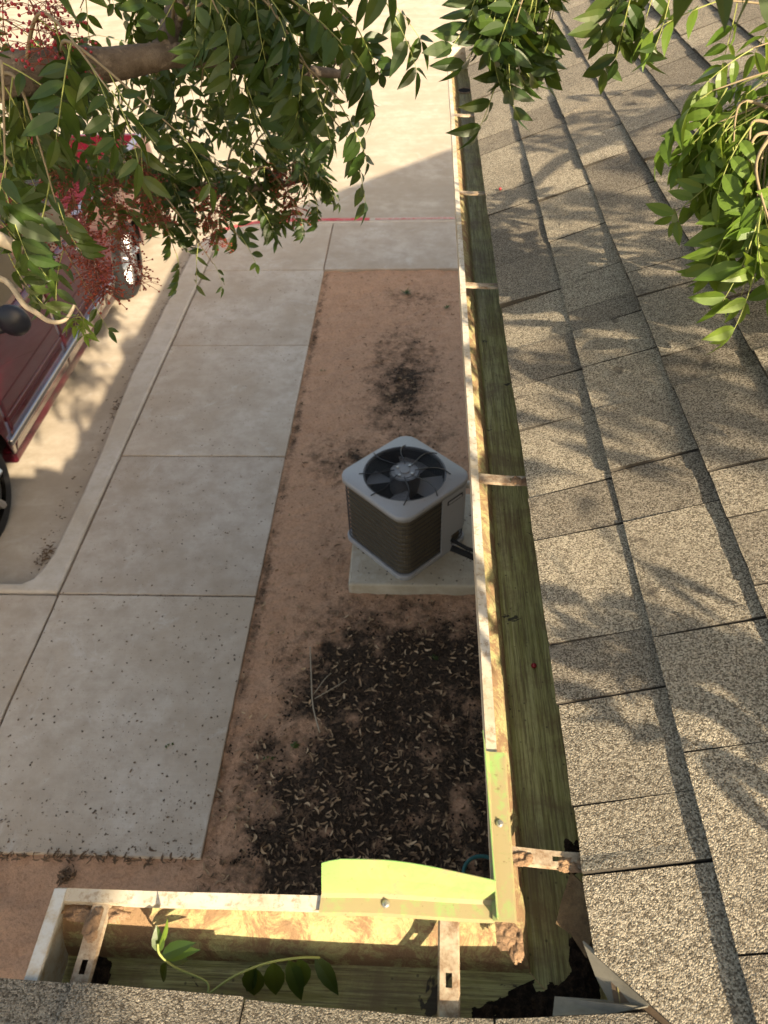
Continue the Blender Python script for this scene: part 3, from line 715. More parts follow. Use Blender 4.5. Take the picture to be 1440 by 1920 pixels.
m = MB(); sheet(m, [(-4.42, 4.09, ZS+1.125), (-2.98, 4.09, ZS+1.125), (-3.1, 4.58, ZS+1.575), (-4.3, 4.58, ZS+1.575)], .004); tb(m, 'windshield', M_glass, cab)
m = MB(); sheet(m, [(-3.05, 6.168, ZS+1.12), (-4.35, 6.168, ZS+1.12), (-4.3, 6.06, ZS+1.56), (-3.1, 6.06, ZS+1.56)], .004); tb(m, 'rear_window', M_glass, cab)
m = MB(); m.box(-4.5, -2.9, 6.2, 8.28, ZS+.55, ZS+.60); m.box(-4.52, -2.88, 6.19, 6.23, ZS+.55, ZS+1.09); m.box(-4.52, -2.88, 8.26, 8.30, ZS+.55, ZS+1.09); m.box(-2.96, -2.865, 6.2, 8.28, ZS+.6, ZS+1.102); m.box(-4.535, -4.44, 6.2, 8.28, ZS+.6, ZS+1.102); tb(m, 'bed', M_car, bevel=.01)
m = MB(); m.box(-4.45, -2.95, 2.95, 8.2, ZS+.28, ZS+.5); tb(m, 'chassis', M_dark)
for wy in WY:
    for sg in (1, -1):
        xo = XS+.012 if sg > 0 else -7.4-XS-.012; xi = xo-.24*sg
        m = MB(); prof = [(0, .25), (.0, .31), (.02, .352), (.06, .37), (.18, .37), (.22, .352), (.24, .31), (.24, .25)]
        V = []; n_ = 40
        for j in range(n_):
            a = 2*math.pi*j/n_
            for dx, r_ in prof: V.append((xo-dx*sg, wy+math.cos(a)*r_, ZS+.37+math.sin(a)*r_))
        k = len(prof); m.add(V, [(j*k+i, j*k+i+1, ((j+1) % n_)*k+i+1, ((j+1) % n_)*k+i) for j in range(n_) for i in range(k-1)])
        whl = tb(m, 'wheel', M_tyre, smooth=True)
        m = MB(); m.tube([(xo-.20*sg, wy, ZS+.37), (xo-.03*sg, wy, ZS+.37)], .248, 32); m.tube([(xo-.03*sg, wy, ZS+.37), (xo-.005*sg, wy, ZS+.37)], .07, 16)
        for j in range(6):
            a = j*math.pi/3; m.tube([(xo-.012*sg, wy+math.cos(a)*.05, ZS+.37+math.sin(a)*.05), (xo-.01*sg, wy+math.cos(a)*.24, ZS+.37+math.sin(a)*.24)], .03, 6)
        tb(m, 'rim', M_rim, whl, bevel=.004)

# ------------------------------------------------------------------ trees
def leaflet(m, base, d, nrm, L, W, fold, curl, mi=0):
    d = d.normalized(); s = d.cross(nrm).normalized(); nn = s.cross(d).normalized()
    prof = [(0, .0), (.12, .62), (.32, 1.0), (.55, .92), (.78, .52), (.92, .18), (1.0, 0)]
    V = []; F = []; q = []
    for t, wv in prof:
        c = base+d*(L*t)-nn*(curl*L*t*t)+s*(.05*L*t*t)
        i0 = len(V); V.append(c)
        if wv > 0:
            V.append(c+s*(W*.5*wv)+nn*(fold*W*wv)); V.append(c-s*(W*.5*wv)+nn*(fold*W*wv)); q.append((i0, i0+1, i0+2))
        else: q.append((i0, i0, i0))
    for a, b in zip(q, q[1:]):
        for k in (1, 2):
            f = [a[0], b[0], b[k], a[k]] if k == 1 else [a[0], a[k], b[k], b[0]]
            f = list(dict.fromkeys(f))
            if len(f) >= 3: F.append(tuple(f))
    m.add(V, F, mi)
def leaf_mb(pairs, L, seed, droop=.5, size=1.0):
    rng = random.Random(seed); m = MB(); path = []
    for i in range(10):
        t = i/9; path.append(Vector((L*t*(1-.12*droop*t), L*.05*math.sin(t*2+seed), -droop*L*.5*t*t)))
    m.tube(path, [.0017-.0011*i/9 for i in range(10)], 4, 1)
    def pt(t):
        q = t*9; i = min(int(q), 8); return path[i].lerp(path[i+1], q-i), (path[i+1]-path[i]).normalized()
    for p in range(pairs):
        t = .28+.68*p/max(1, pairs-1)
        for sg in (1, -1):
            if rng.random() < .04: continue
            b, tg = pt(min(1, t+sg*.012)); sd = Vector((0, 0, 1)).cross(tg).normalized()
            d = tg*rng.uniform(.38, .75)+sd*sg+Vector((0, 0, rng.uniform(-.75, -.1)))
            up = Vector((0, 0, 1))+sd*sg*rng.uniform(-.1, .5)+tg*rng.uniform(-.35, .35)
            LL = size*rng.uniform(.058, .086)*(1-.25*abs(p/max(1, pairs-1)-.45)); leaflet(m, b, d, up, LL, LL*rng.uniform(.34, .43), rng.uniform(.05, .22), rng.uniform(.0, .45))
    b, tg = pt(1); leaflet(m, b, tg+Vector((0, 0, -.3)), Vector((0, 0, 1)), size*.062, .021*size, .12, .2)
    return m
LEAFM = [leaf_mb(3+i % 3, .13+.018*(i % 4), i*1.7+1, .35+.15*(i % 3)) for i in range(10)]
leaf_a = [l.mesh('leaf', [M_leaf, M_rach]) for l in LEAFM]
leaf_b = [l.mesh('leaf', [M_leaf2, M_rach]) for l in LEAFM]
def leaf_matrix(p, d, rng, flat=.5, scale=1.0):
    x = d.normalized(); u = Vector((rng.uniform(-1, 1), rng.uniform(-1, 1), rng.uniform(-.2, 1)*flat+flat))
    z = (u-x*u.dot(x)).normalized(); y = z.cross(x)
    return Matrix(((x.x, y.x, z.x, p.x), (x.y, y.y, z.y, p.y), (x.z, y.z, z.z, p.z), (0, 0, 0, 1))) @ Matrix.Scale(scale, 4)
def curve(P, n_=10, droop=0):
    P = [Vector(p) for p in P]; out = []
    for i in range(len(P)-1):
        p0, p1, p2, p3 = P[max(i-1, 0)], P[i], P[i+1], P[min(i+2, len(P)-1)]
        for j in range(n_):
            t = j/n_; out.append(.5*((2*p1)+(p2-p0)*t+(2*p0-5*p1+4*p2-p3)*t*t+(3*p1-p0-3*p2+p3)*t**3))
    out.append(P[-1]); return out
def limb(tree, name, P, r0, r1, mat=None, n=12):
    c = curve(P, 8); k = len(c); m = MB()
    m.tube([p-tree.location for p in c], [(r0+(r1-r0)*i/(k-1))*(1+.09*fbm(i*.7, r0*50, 2)) for i in range(k)], n)
    m.build(name, mat or M_bark, tree, smooth=True); return c
def twig(tree, start, end, rng, meshes, nleaf=7, r=.006, sag=.08, frac=.35, down=.7, flat=.5, sc_=(.85, 1.1), spread=1.0):
    start, end = Vector(start), Vector(end); mid = start.lerp(end, .5)+Vector((rng.uniform(-.05, .05), rng.uniform(-.05, .05), sag))
    c = curve([start, mid, end], 8); k = len(c); m = MB()
    m.tube([p-tree.location for p in c], [r*(1-.75*i/(k-1)) for i in range(k)], 5); m.build('twig', M_twig, tree, smooth=True)
    for i in range(nleaf):
        t = frac+(1-frac)*(i+.5*rng.random())/max(1, nleaf-1) if nleaf > 1 else 1
        t = min(t, 1); q = t*(k-1); j = min(int(q), k-2); p = c[j].lerp(c[j+1], q-j); tg = (c[j+1]-c[j]).normalized()
        a = rng.uniform(0, 2*math.pi); sd = Vector((math.cos(a), math.sin(a), rng.uniform(-.4, .3)))
        d = tg*.55+sd*spread*.8+Vector((0, 0, -down))
        if i == nleaf-1: d = tg+Vector((0, 0, -down*.6))
        QUEUE.append((p, rng.randrange(10), meshes, tree, leaf_matrix(p-tree.location, d, rng, flat, rng.uniform(*sc_))))
QUEUE = []
def flush(tree, limit=294):
    q = sorted([e for e in QUEUE if e[3] is tree], key=lambda e: (e[0]-CAM).length); f = MB()
    for i, (p, k, meshes, t, M) in enumerate(q):
        if i < limit: link('leaf', meshes[k], tree, M)
        else:
            b0 = len(f.v); base = LEAFM[k]; f.v += [tuple(M @ Vector(v)) for v in base.v]; f.f += [tuple(j+b0 for j in g) for g in base.f]; f.m += base.m
    if f.v: o = f.build('foliage', [M_leaf, M_rach], tree); o['kind'] = 'stuff'
    print('leaves', len(q))
def nearest(cs, p):
    return min((q for c in cs for q in c), key=lambda q: (q-p).length)
# --- berry tree: trunk stands left of the walk, out of the picture
tA = empty('pistache_tree', (-3.55, .55, -.03)); tag(tA, 'leafy tree with red berry clusters and a bare grey limb over the parked truck', 'tree')
rng = random.Random(5)
limb(tA, 'trunk', [(-3.55, .55, -.2), (-3.5, .6, 1.0), (-3.4, .75, 2.0), (-3.3, .9, 2.7), (-3.25, .9, 3.6), (-3.1, .6, 4.8)], .15, .07, n=14)
L1 = limb(tA, 'limb', [(-3.33, .85, 2.5), (-2.3, 1.55, 2.95), at(-150, 170, 1.55), at(0, 145, 1.5), at(110, 128, 1.52), at(200, 122, 1.55), at(265, 112, 1.58), at(330, 104, 1.62), at(430, 110, 1.72), at(540, 128, 1.9), at(650, 140, 2.15)], .056, .010)
L2 = limb(tA, 'limb', [at(300, 108, 1.6), at(318, 55, 1.62), at(345, -20, 1.65), at(420, -130, 1.7), at(560, -230, 1.75)], .026, .012)
L3 = limb(tA, 'limb', [(-3.3, .9, 2.65), (-2.2, 1.9, 2.6), at(-60, 290, 2.4), at(150, 325, 2.5), at(330, 350, 2.6), at(500, 350, 2.75), at(590, 330, 2.85)], .05, .006)
L4 = limb(tA, 'limb', [(-3.36, .8, 2.3), (-1.9, 1.15, 2.62), at(-120, 420, 1.55), at(-10, 445, 1.5), at(42, 472, 1.5)], .030, .009, M_stub)
L5 = limb(tA, 'limb', [(-2.2, 1.05, 2.6), (-1.3, 1.3, 2.55), at(-40, 530, 1.7), at(52, 577, 1.65), at(92, 602, 1.65), at(122, 600, 1.65), at(140, 572, 1.65)], .009, .0032, M_stub)
LA = [L1, L2, L3]
T = [(715, 15, 1.5, 5), (665, 125, 1.55, 5), (640, 215, 1.65, 5), (650, 280, 1.75, 3), (585, 165, 1.55, 6), (520, 60, 1.5, 6), (410, 50, 1.45, 6), (455, 170, 1.6, 6), (330, 270, 1.35, 5), (205, 195, 1.3, 4), (255, 30, 1.75, 6), (150, 40, 1.8, 5), (60, 90, 1.9, 5), (600, 20, 1.6, 5), (660, 70, 1.6, 5),
     (10, 370, 1.4, 4), (105, 405, 1.5, 4), (15, 500, 1.6, 4), (20, 250, 1.5, 4),
     (615, 370, 2.75, 6), (560, 425, 2.7, 6), (450, 470, 2.55, 6), (400, 520, 2.4, 4), (310, 440, 2.5, 7), (350, 400, 2.5, 7), (430, 390, 2.6, 7), (520, 310, 2.7, 7), (590, 300, 2.8, 6), (250, 340, 2.3, 7), (60, 520, 2.0, 4), (175, 585, 1.9, 3), (60, 290, 2.2, 6), (240, 230, 2.0, 7), (375, 210, 2.0, 8), (540, 190, 2.1, 7), (460, 300, 2.3, 8), (360, 300, 2.1, 8), (120, 250, 2.0, 7), (480, 400, 2.7, 6), (160, 370, 2.1, 7), (300, 180, 2.0, 7), (60, 440, 2.1, 5), (440, 230, 2.1, 7), (520, 250, 2.2, 7), (270, 290, 2.1, 7), (200, 290, 2.0, 7), (90, 330, 2.3, 7), (30, 400, 2.2, 5), (230, 410, 2.4, 5), (10, 300, 2.4, 7), (330, 370, 2.7, 7), (400, 320, 2.7, 7), (285, 400, 2.6, 7), (500, 415, 2.8, 5), (90, 110, 2.2, 7), (560, 90, 2.2, 6), (470, 110, 2.2, 6), (390, 130, 2.2, 6), (330, 60, 2.3, 6), (420, 10, 2.0, 6), (500, 20, 2.1, 6), (180, 90, 2.2, 6), (560, 250, 2.4, 6), (590, 340, 2.9, 6), (140, 180, 2.1, 7), (350, 240, 2.3, 7), (450, 190, 2.4, 7), (560, 300, 2.6, 7), (600, 240, 2.5, 6), (420, 345, 2.5, 7), (300, 330, 2.4, 7), (380, 430, 2.6, 6), (520, 395, 2.8, 6), (480, 150, 2.3, 7), (610, 120, 2.2, 5), (240, 130, 2.2, 6), (590, 400, 2.8, 4), (330, 500, 2.5, 4)]
for (u, v, d, k) in T:
    e = at(u, v-25, d); s = nearest(LA if v < 430 else [L1, L3], e+Vector((-.15, 0, .25)))
    twig(tA, s, e, rng, leaf_a, k, .005, .10, .35, .75, .55, (.8, 1.0) if d < 1.8 else (.6, .85))
twig(tA, at(140, 572, 1.65), at(150, 590, 1.65), rng, leaf_b, 3, .002, .0, .5, .4, .8, (.5, .6))
rx = random.Random(8)
for _ in range(230):      # foliage further along the limbs, beside the picture
    c = rx.choice([L1, L3, L4]); p = c[rx.randrange(4, len(c))]
    if p.x > -1.25: continue
    p = p+Vector((rx.gauss(0, .22), rx.gauss(0, .22), rx.uniform(-.35, .25))); u, v, z = to_px(p)
    if z > .1 and u > -170: continue
    d = Vector((rx.uniform(-1, 1), rx.uniform(-1, 1), rx.uniform(-1, -.1)))
    QUEUE.append((p+Vector((0, 0, 50)), rx.randrange(10), leaf_a, tA, leaf_matrix(p-tA.location, d, rx, .6, rx.uniform(.8, 1.1))))
flush(tA)
def panicle(seed, nb, R_, rb, bm=0):
    rg = random.Random(seed); m = MB(); main = [Vector((0, 0, 0)), Vector((.02, .01, -.05)), Vector((.02, .0, -.11)), Vector((.03, -.01, -.17))]
    mc = curve(main, 4); m.tube(mc, [.0022-.0014*i/(len(mc)-1) for i in range(len(mc))], 4, 1)
    for i in range(nb):
        p = mc[rg.randrange(1, len(mc))]; a = rg.uniform(0, 6.28); q = R_*rg.uniform(.3, 1); e = p+Vector((math.cos(a)*q, math.sin(a)*q, rg.uniform(-.6, .3)*q))
        m.tube([p, p.lerp(e, .5)+Vector((0, 0, .004)), e], .0007, 3, 1, cap=False); m.sphere(e, rb*rg.uniform(.7, 1.1), 6, 4)
    return m
PA = [panicle(i, 90, .075, .0042).mesh('berry_cluster', [M_berry, M_bstem]) for i in range(2)]
PB = [panicle(9+i, 170, .062, .0032).mesh('berry_cluster', [M_berry2, M_bstem]) for i in range(2)]
for i, (u, v, d, big, s_) in enumerate(((25, -40, 1.35, 1, .85), (75, -30, 1.4, 1, .8), (105, 10, 1.45, 1, .55), (5, 0, 1.45, 1, .8), (110, 310, 2.0, 0, 1), (250, 300, 2.1, 0, 1.0), (140, 420, 1.75, 0, 1.1), (175, 440, 1.8, 0, .9), (40, 345, 1.9, 0, 1), (380, 350, 2.4, 0, 1), (525, 310, 2.6, 0, 1), (230, 440, 2.0, 0, .9), (215, 330, 2.1, 0, 1))):
    p = at(u, v, d)-tA.location
    link('berry_cluster', (PA if big else PB)[i % 2], tA, Matrix.Translation(p) @ Matrix.Rotation(i*1.3, 4, 'Z') @ Matrix.Scale(s_, 4))
# --- overhanging tree: trunk stands behind the house, its limbs reach over the roof
tB = empty('shade_tree', (3.3, -5.6, -.16)); tag(tB, 'bright green leafy branches hanging over the shingle roof from a taller tree', 'tree')
limb(tB, 'trunk', [(3.3, -5.6, -.3), (3.25, -5.5, 1.5), (3.1, -5.3, 3.2), (2.9, -5.0, 4.6), (2.9, -4.8, 6.2), (3.2, -4.6, 7.6)], .24, .10, n=16)
B1 = limb(tB, 'limb', [(3.0, -5.2, 3.9), (2.0, -4.4, 4.2), (1.2, -3.3, 4.22), (1.08, -2.2, 4.22), (1.08, -1.3, 4.28), (1.05, -.3, 4.5), (.8, .9, 4.7), (.5, 1.9, 4.5), (.45, 2.6, 4.1)], .27, .014)  # unseen limb, thickened and routed to cast shade on the short gutter's closed end
B2 = limb(tB, 'limb', [(2.95, -5.0, 4.5), (3.6, -3.2, 5.2), (3.4, -1.4, 5.0), (2.7, .0, 4.5), (1.95, .9, 3.95), (1.3, 1.2, 3.55)], .11, .012)
B3 = limb(tB, 'limb', [(2.9, -4.8, 5.6), (1.6, -3.4, 6.0), (.3, -2.0, 6.0), (-.6, -.6, 5.6), (-1.0, .6, 5.0)], .09, .012)
rb = random.Random(21)
for (u, v, d, k) in ((925, 70, 1.55, 5), (935, 10, 1.5, 5), (965, 80, 1.5, 5), (995, 30, 1.55, 5), (1035, 65, 1.6, 4), (895, -25, 1.5, 4), (945, 130, 1.6, 3), (1190, -5, 1.4, 4), (1150, -20, 1.45, 4), (1260, -10, 1.35, 3)):
    e = at(u, v-30, d); s = nearest([B1], e+Vector((.1, .9, .9))); twig(tB, s, e, rb, leaf_a, k, .005, .05, .80, 1.0, .4, (.85, 1.05), .55)
TW = limb(tB, 'limb', [(1.3, 1.2, 3.55), at(1640, 60, 1.45), at(1530, 180, 1.35), at(1450, 250, 1.3)], .014, .006, M_twig, 8)
for (u, v, d, k) in ((1345, 20, 1.35, 3), (1410, 110, 1.35, 3), (1335, 190, 1.35, 4), (1345, 250, 1.35, 5), (1375, 290, 1.32, 6), (1410, 340, 1.3, 5), (1440, 270, 1.3, 5), (1430, 400, 1.26, 4), (1425, 480, 1.28, 3), (1465, 500, 1.25, 4), (1410, 210, 1.36, 4), (1475, 380, 1.25, 5), (1395, 400, 1.3, 4), (1415, 440, 1.3, 4), (1370, 330, 1.33, 4), (1440, 160, 1.35, 4)):
    e = at(u, v-20, d); s = nearest([TW], e+Vector((.1, 0, .1))); twig(tB, s, e, rb, leaf_b, k, .004, .04, .45, .6, .9, (.72, .95), .85)
flush(tB)
# shading canopy further back, over and behind the roof: unseen leaves, most set along sun rays to shade chosen spots
cr = MB(); CL = [B1, B2, B3]
def put_leaf(p, rg, sc_=1.0):
    base = LEAFM[rg.randrange(10)]; d = Vector((rg.uniform(-1, 1), rg.uniform(-1, 1), rg.uniform(-1, .1)))
    M = Matrix.Translation(-tB.location) @ leaf_matrix(p, d, rg, .8, sc_); b0 = len(cr.v)
    cr.v += [tuple(M @ Vector(v)) for v in base.v]; cr.f += [tuple(i+b0 for i in f) for f in base.f]; cr.m += base.m
def hidden(p):
    u, v, z = to_px(p); g = 260/max(z, .2); return (z < -.15 or u < -g or u > 1440+g or v < -g or v > 1920+g) and (p-CAM).length > .55
rc = random.Random(77); nput = 0
spots = []
def roof_spot(u0, u1, v0, v1, k):
    for _ in range(k):
        u, v = rc.uniform(u0, u1), rc.uniform(v0, v1); d = FW*FPX+RT*(u-720)-UP*(v-960)
        nn = Vector((-ST, 0, CT)); t = (Vector((XE, 0, ZE))-CAM).dot(nn)/d.dot(nn); spots.append(CAM+d*t)
roof_spot(930, 1440, 190, 560, 58); roof_spot(1000, 1440, 560, 720, 9); roof_spot(960, 1060, 560, 700, 4); nfar = len(spots); roof_spot(1000, 1110, 830, 950, 3); roof_spot(1010, 1130, 1020, 1180, 5); roof_spot(1090, 1230, 1130, 1260, 5)
for i_, s in enumerate(spots):
    t = rc.uniform(1.3, 3.2) if i_ < nfar else rc.uniform(.9, 1.7); p = s+SUN*t+Vector((rc.gauss(0, .03), rc.gauss(0, .03), 0))
    for _ in range(4):
        if hidden(p): break
        p += SUN*.5
    put_leaf(p, rc); nput += 1
for _ in range(330):
    s = at(rc.uniform(-60, 620), rc.uniform(-40, 520), rc.uniform(1.4, 2.6)); p = s+SUN*rc.uniform(1.2, 3.6)
    if hidden(p): put_leaf(p, rc, 1.15); nput += 1
for _ in range(110):
    s = Vector((rc.uniform(-3.1, -2.8), rc.uniform(4.0, 6.6), rc.uniform(.3, 1.3))); p = s+SUN*rc.uniform(4.6, 7); q = s+SUN*((2.6-s.z)/SUN.z)
    if hidden(p) and not (q.x > -.5 and q.y < 1.0): put_leaf(p, rc, 1.2); nput += 1
for _ in range(130):
    s = Vector((rc.uniform(-3.3, -2.6), rc.uniform(3.9, 6.4), -.12)); p = s+SUN*rc.uniform(6.0, 8); q = s+SUN*((2.6-s.z)/SUN.z)
    if hidden(p) and not (q.x > -.5 and q.y < 1.0) and q.x < .05: put_leaf(p, rc, 1.3); nput += 1
for _ in range(60):
    c = rc.choice(CL); p = c[rc.randrange(len(c)//2, len(c))]+Vector((rc.gauss(0, .35), rc.gauss(0, .35), rc.uniform(.1, .9)))
    # keep the near roof edge, gutter corner and splash guard in the sun
    q = p-SUN*((p.z-2.75)/SUN.z)
    if hidden(p) and not (-.40 < q.x < 1.8 and (-.6 < q.y < 1.5 or q.y > 2.3)): put_leaf(p, rc); nput += 1
o = cr.build('shade_crown', [M_leaf, M_rach], tB); o['kind'] = 'stuff'
print('leaves in canopy', nput)

# ------------------------------------------------------------------ litter
def husk(seed, L=.03, W=.008):
    rg = random.Random(seed); m = MB(); n_ = 5; V = []
    cv = rg.uniform(-.7, .7)*rg.random(); cu = rg.uniform(.05, .4)
    for i in range(n_+1):
        t = i/n_; wv = math.sin(math.pi*(.08+.84*t))**.7; x = L*(t-.5); y = cv*L*(t-.5)**2*2; z = .003+cu*L*(t-.5)**2*1.6
        V += [(x, y-W*.5*wv, z+W*.30*wv), (x, y, z), (x, y+W*.5*wv, z+W*.35*wv)]
    m.add(V, [(i*3+k, i*3+k+1, i*3+k+4, i*3+k+3) for i in range(n_) for k in (0, 1)]); return m
HM = [husk(i, .020+.005*(i % 4), .007+.0022*(i % 3)) for i in range(8)]
hmesh = [h.mesh('dry_leaf', M_dry) for h in HM]
def gz_(x, y): return -.022+.016*fbm(x*3, y*3)+.009*fbm(x*17, y*17, 4, 4)
rl = random.Random(3); big = []; small = []
tries = 0
while len(big)+len(small) < 3400 and tries < 60000:
    tries += 1; x, y = rl.uniform(-.985, .66), 1.1+6*rl.random()**1.5
    if -.43 < x < .48 and 2.98 < y < 3.8: continue
    if rl.random() > mulch(x, y)**1.3+.05: continue
    (big if len(big) < 262 and y < 3.0 and x < .28 and y > 1.38 and rl.random() < .45 else small).append((x, y))
for x, y in big:
    s_ = rl.uniform(.8, 1.45); M = Matrix.Translation((x, y, gz_(x, y)+.004)) @ Matrix.Rotation(rl.uniform(0, 6.28), 4, 'Z') @ Matrix.Rotation(rl.gauss(0, .35), 4, 'X') @ Matrix.Rotation(rl.gauss(0, .2), 4, 'Y') @ Matrix.Scale(s_, 4)
    o = link('dry_leaf', rl.choice(hmesh)); o.matrix_world = M
    tag(o, 'small curled tan dry leaflet lying on the dark mulch', 'leaf', 'dry leaflets scattered on the mulch bed')
lm = MB()
for x, y in small:
    h = rl.choice(HM); s_ = rl.uniform(.55, 1.2); M = Matrix.Translation((x, y, gz_(x, y)+.002)) @ Matrix.Rotation(rl.uniform(0, 6.28), 4, 'Z') @ Matrix.Rotation(rl.gauss(0, .5), 4, 'X') @ Matrix.Scale(s_, 4)
    lm.add([M @ Vector(v) for v in h.v], h.f, 0 if rl.random() < .42 else 1)
tag(lm.build('leaf_litter', [M_dry, M_dryd]), 'fine brown leaf litter covering the soil bed', 'leaf litter', kind='stuff')
# crumbly dark clods through and around the mulch
km = MB()
def clod(x, y, z, s_, mi):
    a = rl.uniform(0, 6.28); P = [(1, 0, 0), (0, 1, 0), (-1, 0, 0), (0, -1, 0), (0, 0, .8)]; c_, s2 = math.cos(a), math.sin(a)
    k = [rl.uniform(.5, 1.2) for _ in P]
    km.add([(x+(p[0]*c_-p[1]*s2)*s_*q, y+(p[0]*s2+p[1]*c_)*s_*q, z+p[2]*s_*q) for p, q in zip(P, k)], [(0, 1, 4), (1, 2, 4), (2, 3, 4), (3, 0, 4)], mi)
kt = 0
while kt < 26000:
    x, y = rl.uniform(-.985, .66), 1.38+5.8*rl.random()**1.6
    kt += 1
    if -.44 < x < .49 and 2.97 < y < 3.82: continue
    v_ = mulch(x, y)
    if rl.random() < .22+.8*min(1, v_*1.2): clod(x, y, gz_(x, y)-.002, rl.choice((.002, .003, .004, .005, .007, .009))*(1.3 if v_ > .5 else .8), 0 if rl.random() < .25+v_ else rl.choice((1, 2)))
M_clodr = NB('clod_red').out((.33, .19, .12), .95, None, .1)
tag(km.build('soil_crumbs', [M_muck, M_dryd, M_clodr]), 'dark soil crumbs mixed through the bed', 'soil', kind='stuff')
# crumbs on the concrete
dm = MB()
def crumb(x, y, z, s_, mi):
    a = rl.uniform(0, 6.28); c_, s2 = math.cos(a), math.sin(a); e = rl.uniform(.3, .8)
    P = [(1, 0, 0), (0, e, 0), (-1, 0, 0), (0, -e, 0), (0, 0, .5)]
    dm.add([(x+(p[0]*c_-p[1]*s2)*s_, y+(p[0]*s2+p[1]*c_)*s_, z+p[2]*s_*.7) for p in P], [(0, 1, 4), (1, 2, 4), (2, 3, 4), (3, 0, 4)], mi)
for _ in range(2200):
    y = 1.40+5.7*rl.random()**1.9; x = rl.uniform(-2.2, -1.0)
    if rl.random() < .35 and y < 3: x = rl.triangular(-2.2, -1.0, -1.0)
    crumb(x, y, .002, rl.choice((.002, .0025, .003, .003, .004, .005, .008)), 0 if rl.random() < .6 else 1)
for _ in range(160): crumb(rl.uniform(-3.3, -2.25), rl.uniform(1.42, 2.9), .002, rl.choice((.003, .005, .008)), 0)
for _ in range(200):     # along the kerb foot
    y = rl.uniform(3.2, 8); crumb(-2.47-abs(rl.gauss(0, .05))-.02*(y > 5), y, -.117, rl.choice((.004, .008, .012)), 0 if rl.random() < .5 else 1)
for _ in range(240): crumb(rl.uniform(-.42, .46), rl.uniform(2.99, 3.7), PADZ+.002, rl.choice((.003, .005, .008)), 0)
for _ in range(260):     # edge of the walk
    y = rl.uniform(1.4, 7.1); crumb(-1.005+rl.gauss(0, .012), y, .001 if False else -.004, rl.choice((.004, .006)), rl.choice((0, 1)))
for _ in range(300):     # joints
    j = rl.choice((2.936, 4.252, 5.765)); crumb(rl.uniform(-2.2, -1.0), j+rl.gauss(0, .004), -.008, .004, rl.choice((0, 1)))
tag(dm.build('debris_crumbs', [M_speck, M_dryd]), 'dark crumbs of plant debris strewn over the walk and kerb', 'debris', kind='stuff')
# pile of red brown debris at the kerb corner and on the kerb foot
def husk_pile(name, c, rx, ry, n_, label):
    m = MB()
    for _ in range(n_):
        h = rl.choice(HM); x, y = rl.gauss(0, rx), rl.gauss(0, ry); M = Matrix.Translation((c[0]+x, c[1]+y, c[2]+rl.uniform(0, .02))) @ Matrix.Rotation(rl.uniform(0, 6.28), 4, 'Z') @ Matrix.Rotation(rl.gauss(0, .9), 4, 'X') @ Matrix.Scale(rl.uniform(.6, 1.3), 4)
        m.add([M @ Vector(v) for v in h.v], h.f)
    tag(m.build(name, M_dryd), label, 'leaf litter', kind='stuff')
p = on_z(88, 1045, -.118); husk_pile('litter_pile', p, .035, .05, 60, 'small brown litter pile in the rounded kerb corner')
p = on_z(222, 768, -.118); husk_pile('litter_pile', p, .03, .06, 50, 'small brown litter pile at the kerb foot beside the truck')
husk_pile('litter_row', (-1.5, 1.372, -.012), .35, .012, 160, 'row of dry leaflets against the near edge of the walk')

p = on_z(124, 1645, -.012); husk_pile('litter_pile', p, .018, .016, 70, 'small dark red brown tuft of litter on the soil beside the gutter end')
# fallen green leaves and weeds on the ground
def lone_leaf(u, v, z, rz, s_, label, me=leaf_a, tilt=0):
    p = on_z(u, v, z); o = link('fallen_leaf', me[int(u) % 10]); o.matrix_world = Matrix.Translation(p+Vector((0, 0, .035*s_))) @ Matrix.Rotation(rz, 4, 'Z') @ Matrix.Rotation(tilt, 4, 'X') @ Matrix.Scale(s_, 4)
    tag(o, label, 'leaf')
lone_leaf(600, 700, -.015, 1.0, .45, 'green fallen leaf on bare soil beside the walk edge')
lone_leaf(545, 1410, -.015, 1.2, .5, 'green fallen leaf on the mulch near the dry twig')
lone_leaf(490, 1432, -.015, .6, .45, 'green fallen leaf on the soil near the walk edge')
lone_leaf(805, 1235, -.015, .3, .45, 'green fallen leaf on the mulch in front of the pad')
lone_leaf(310, 1410, .002, 1.1, .4, 'green fallen leaf lying on the nearest walk slab')
m = MB(); pts_ = [on_z(u, v, -.0) + Vector((0, 0, z)) for u, v, z in ((582, 1215, .01), (585, 1290, .02), (588, 1330, .015), (600, 1375, .01))]
m.tube(curve(pts_, 6), .0035, 6); m.tube(curve([on_z(590, 1310, .01), on_z(625, 1290, .03), on_z(650, 1275, .01)], 5), .0022, 5); m.tube(curve([on_z(588, 1302, .01), on_z(610, 1272, .03), on_z(622, 1262, .01)], 5), .002, 5)
tag(m.build('dry_twig', M_stub, smooth=True), 'long pale dry twig with side shoots lying on the soil', 'twig')
def weed(u, v, n_, s_, label):
    p = on_z(u, v, -.015); m = MB(); rg = random.Random(int(u))
    for i in range(n_):
        a = rg.uniform(0, 6.28); leaflet(m, Vector((0, 0, 0)), Vector((math.cos(a), math.sin(a), rg.uniform(.3, 1.2))), Vector((0, 0, 1)), s_*rg.uniform(.6, 1.2), s_*.16, .1, .3)
    o = m.build('weed', M_leaf); o.location = p; tag(o, label, 'weed')
weed(762, 550, 22, .07, 'small green weed on bare soil near the far walk'); weed(838, 578, 16, .05, 'sparse dry weed tuft near the gutter side of the bed')
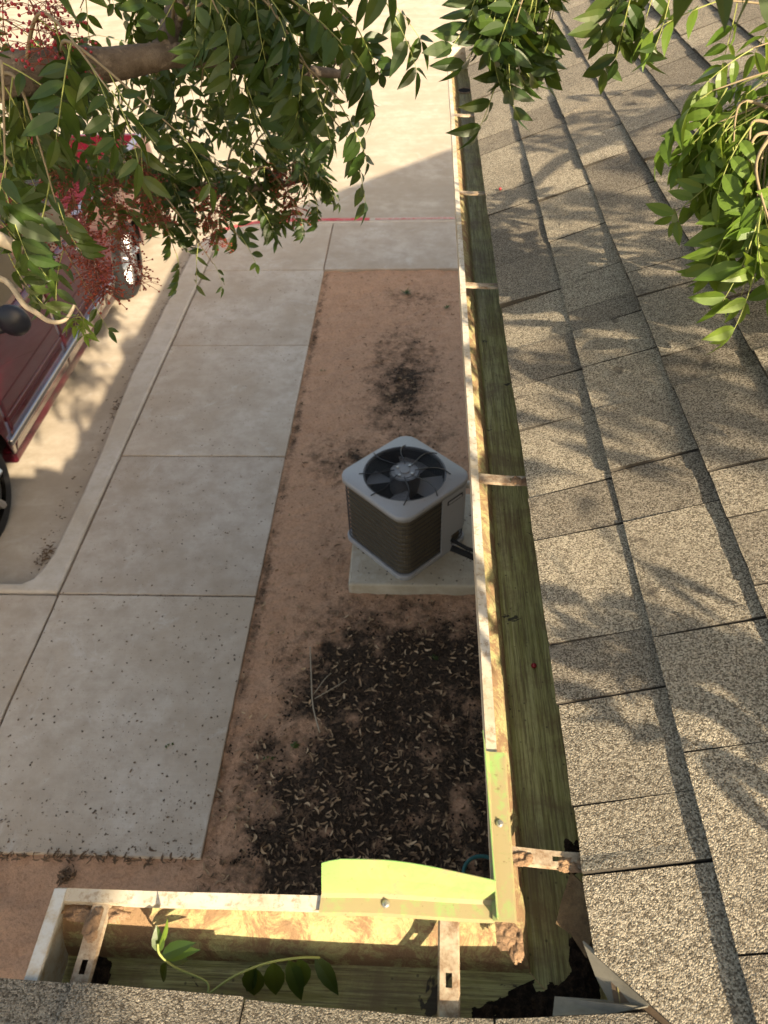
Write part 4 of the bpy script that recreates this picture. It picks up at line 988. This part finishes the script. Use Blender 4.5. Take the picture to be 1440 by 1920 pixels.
# sprig of fallen leaves in the short gutter run
sp = empty('fallen_sprig', (-.28, .25, ZL-.085)); tag(sp, 'green leafy sprig lying in the short gutter run', 'sprig')
def gpt(u, v, z): return on_z(u, v, z)
def sprig(pts, leaves, name='stem'):
    m = MB(); c = curve(pts, 6); m.tube([p-sp.location for p in c], .0014, 5); m.build(name, M_rach, sp, smooth=True)
    for (b, tip, wd, nz) in leaves:
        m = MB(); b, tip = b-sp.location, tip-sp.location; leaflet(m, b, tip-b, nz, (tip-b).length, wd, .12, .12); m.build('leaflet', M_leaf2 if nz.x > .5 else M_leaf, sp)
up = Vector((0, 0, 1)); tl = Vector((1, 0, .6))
sprig([gpt(390, 1862, ZL-.03), gpt(385, 1840, ZL-.03), gpt(330, 1815, ZL-.02), gpt(300, 1790, ZL-.005), gpt(296, 1770, ZL+.01)],
      [(gpt(297, 1780, ZL-.002), gpt(318, 1728, ZL+.03), .012, tl), (gpt(300, 1785, ZL-.004), gpt(290, 1738, ZL+.02), .014, up), (gpt(303, 1792, ZL-.01), gpt(362, 1762, ZL+.01), .017, up), (gpt(306, 1796, ZL-.012), gpt(372, 1775, ZL), .015, up), (gpt(310, 1800, ZL-.015), gpt(356, 1795, ZL-.03), .015, up), (gpt(312, 1805, ZL-.02), gpt(300, 1850, ZL-.06), .013, up)])
sprig([gpt(390, 1865, ZL-.03), gpt(440, 1830, ZL-.03), gpt(500, 1806, ZL-.03), gpt(560, 1796, ZL-.035), gpt(600, 1796, ZL-.045)],
      [(gpt(475, 1812, ZL-.035), gpt(478, 1874, ZL-.07), .026, up), (gpt(512, 1804, ZL-.035), gpt(520, 1872, ZL-.07), .024, up), (gpt(540, 1800, ZL-.035), gpt(572, 1880, ZL-.075), .020, up), (gpt(562, 1797, ZL-.038), gpt(568, 1862, ZL-.07), .024, up), (gpt(590, 1796, ZL-.042), gpt(642, 1866, ZL-.075), .019, up), (gpt(480, 1811, ZL-.035), gpt(458, 1868, ZL-.075), .02, up)])
# stray red berries
for u, v, pl, lab in ((1001, 1248, 0, 'single red berry on the green gutter floor'), (940, 361, 1, 'single red berry on the shaded shingles')):
    m = MB(); 
    if pl: d = FW*FPX+RT*(u-720)-UP*(v-960); nn = Vector((-ST, 0, CT)); p = CAM+d*((Vector((XE, 0, ZE))-CAM).dot(nn)/d.dot(nn)); p += nn*.012
    else: p = on_z(u, v, gz+.004)
    m.sphere((0, 0, 0), .0045, 10, 8); o = m.build('berry', M_berry, smooth=True); o.location = p; tag(o, lab, 'berry')
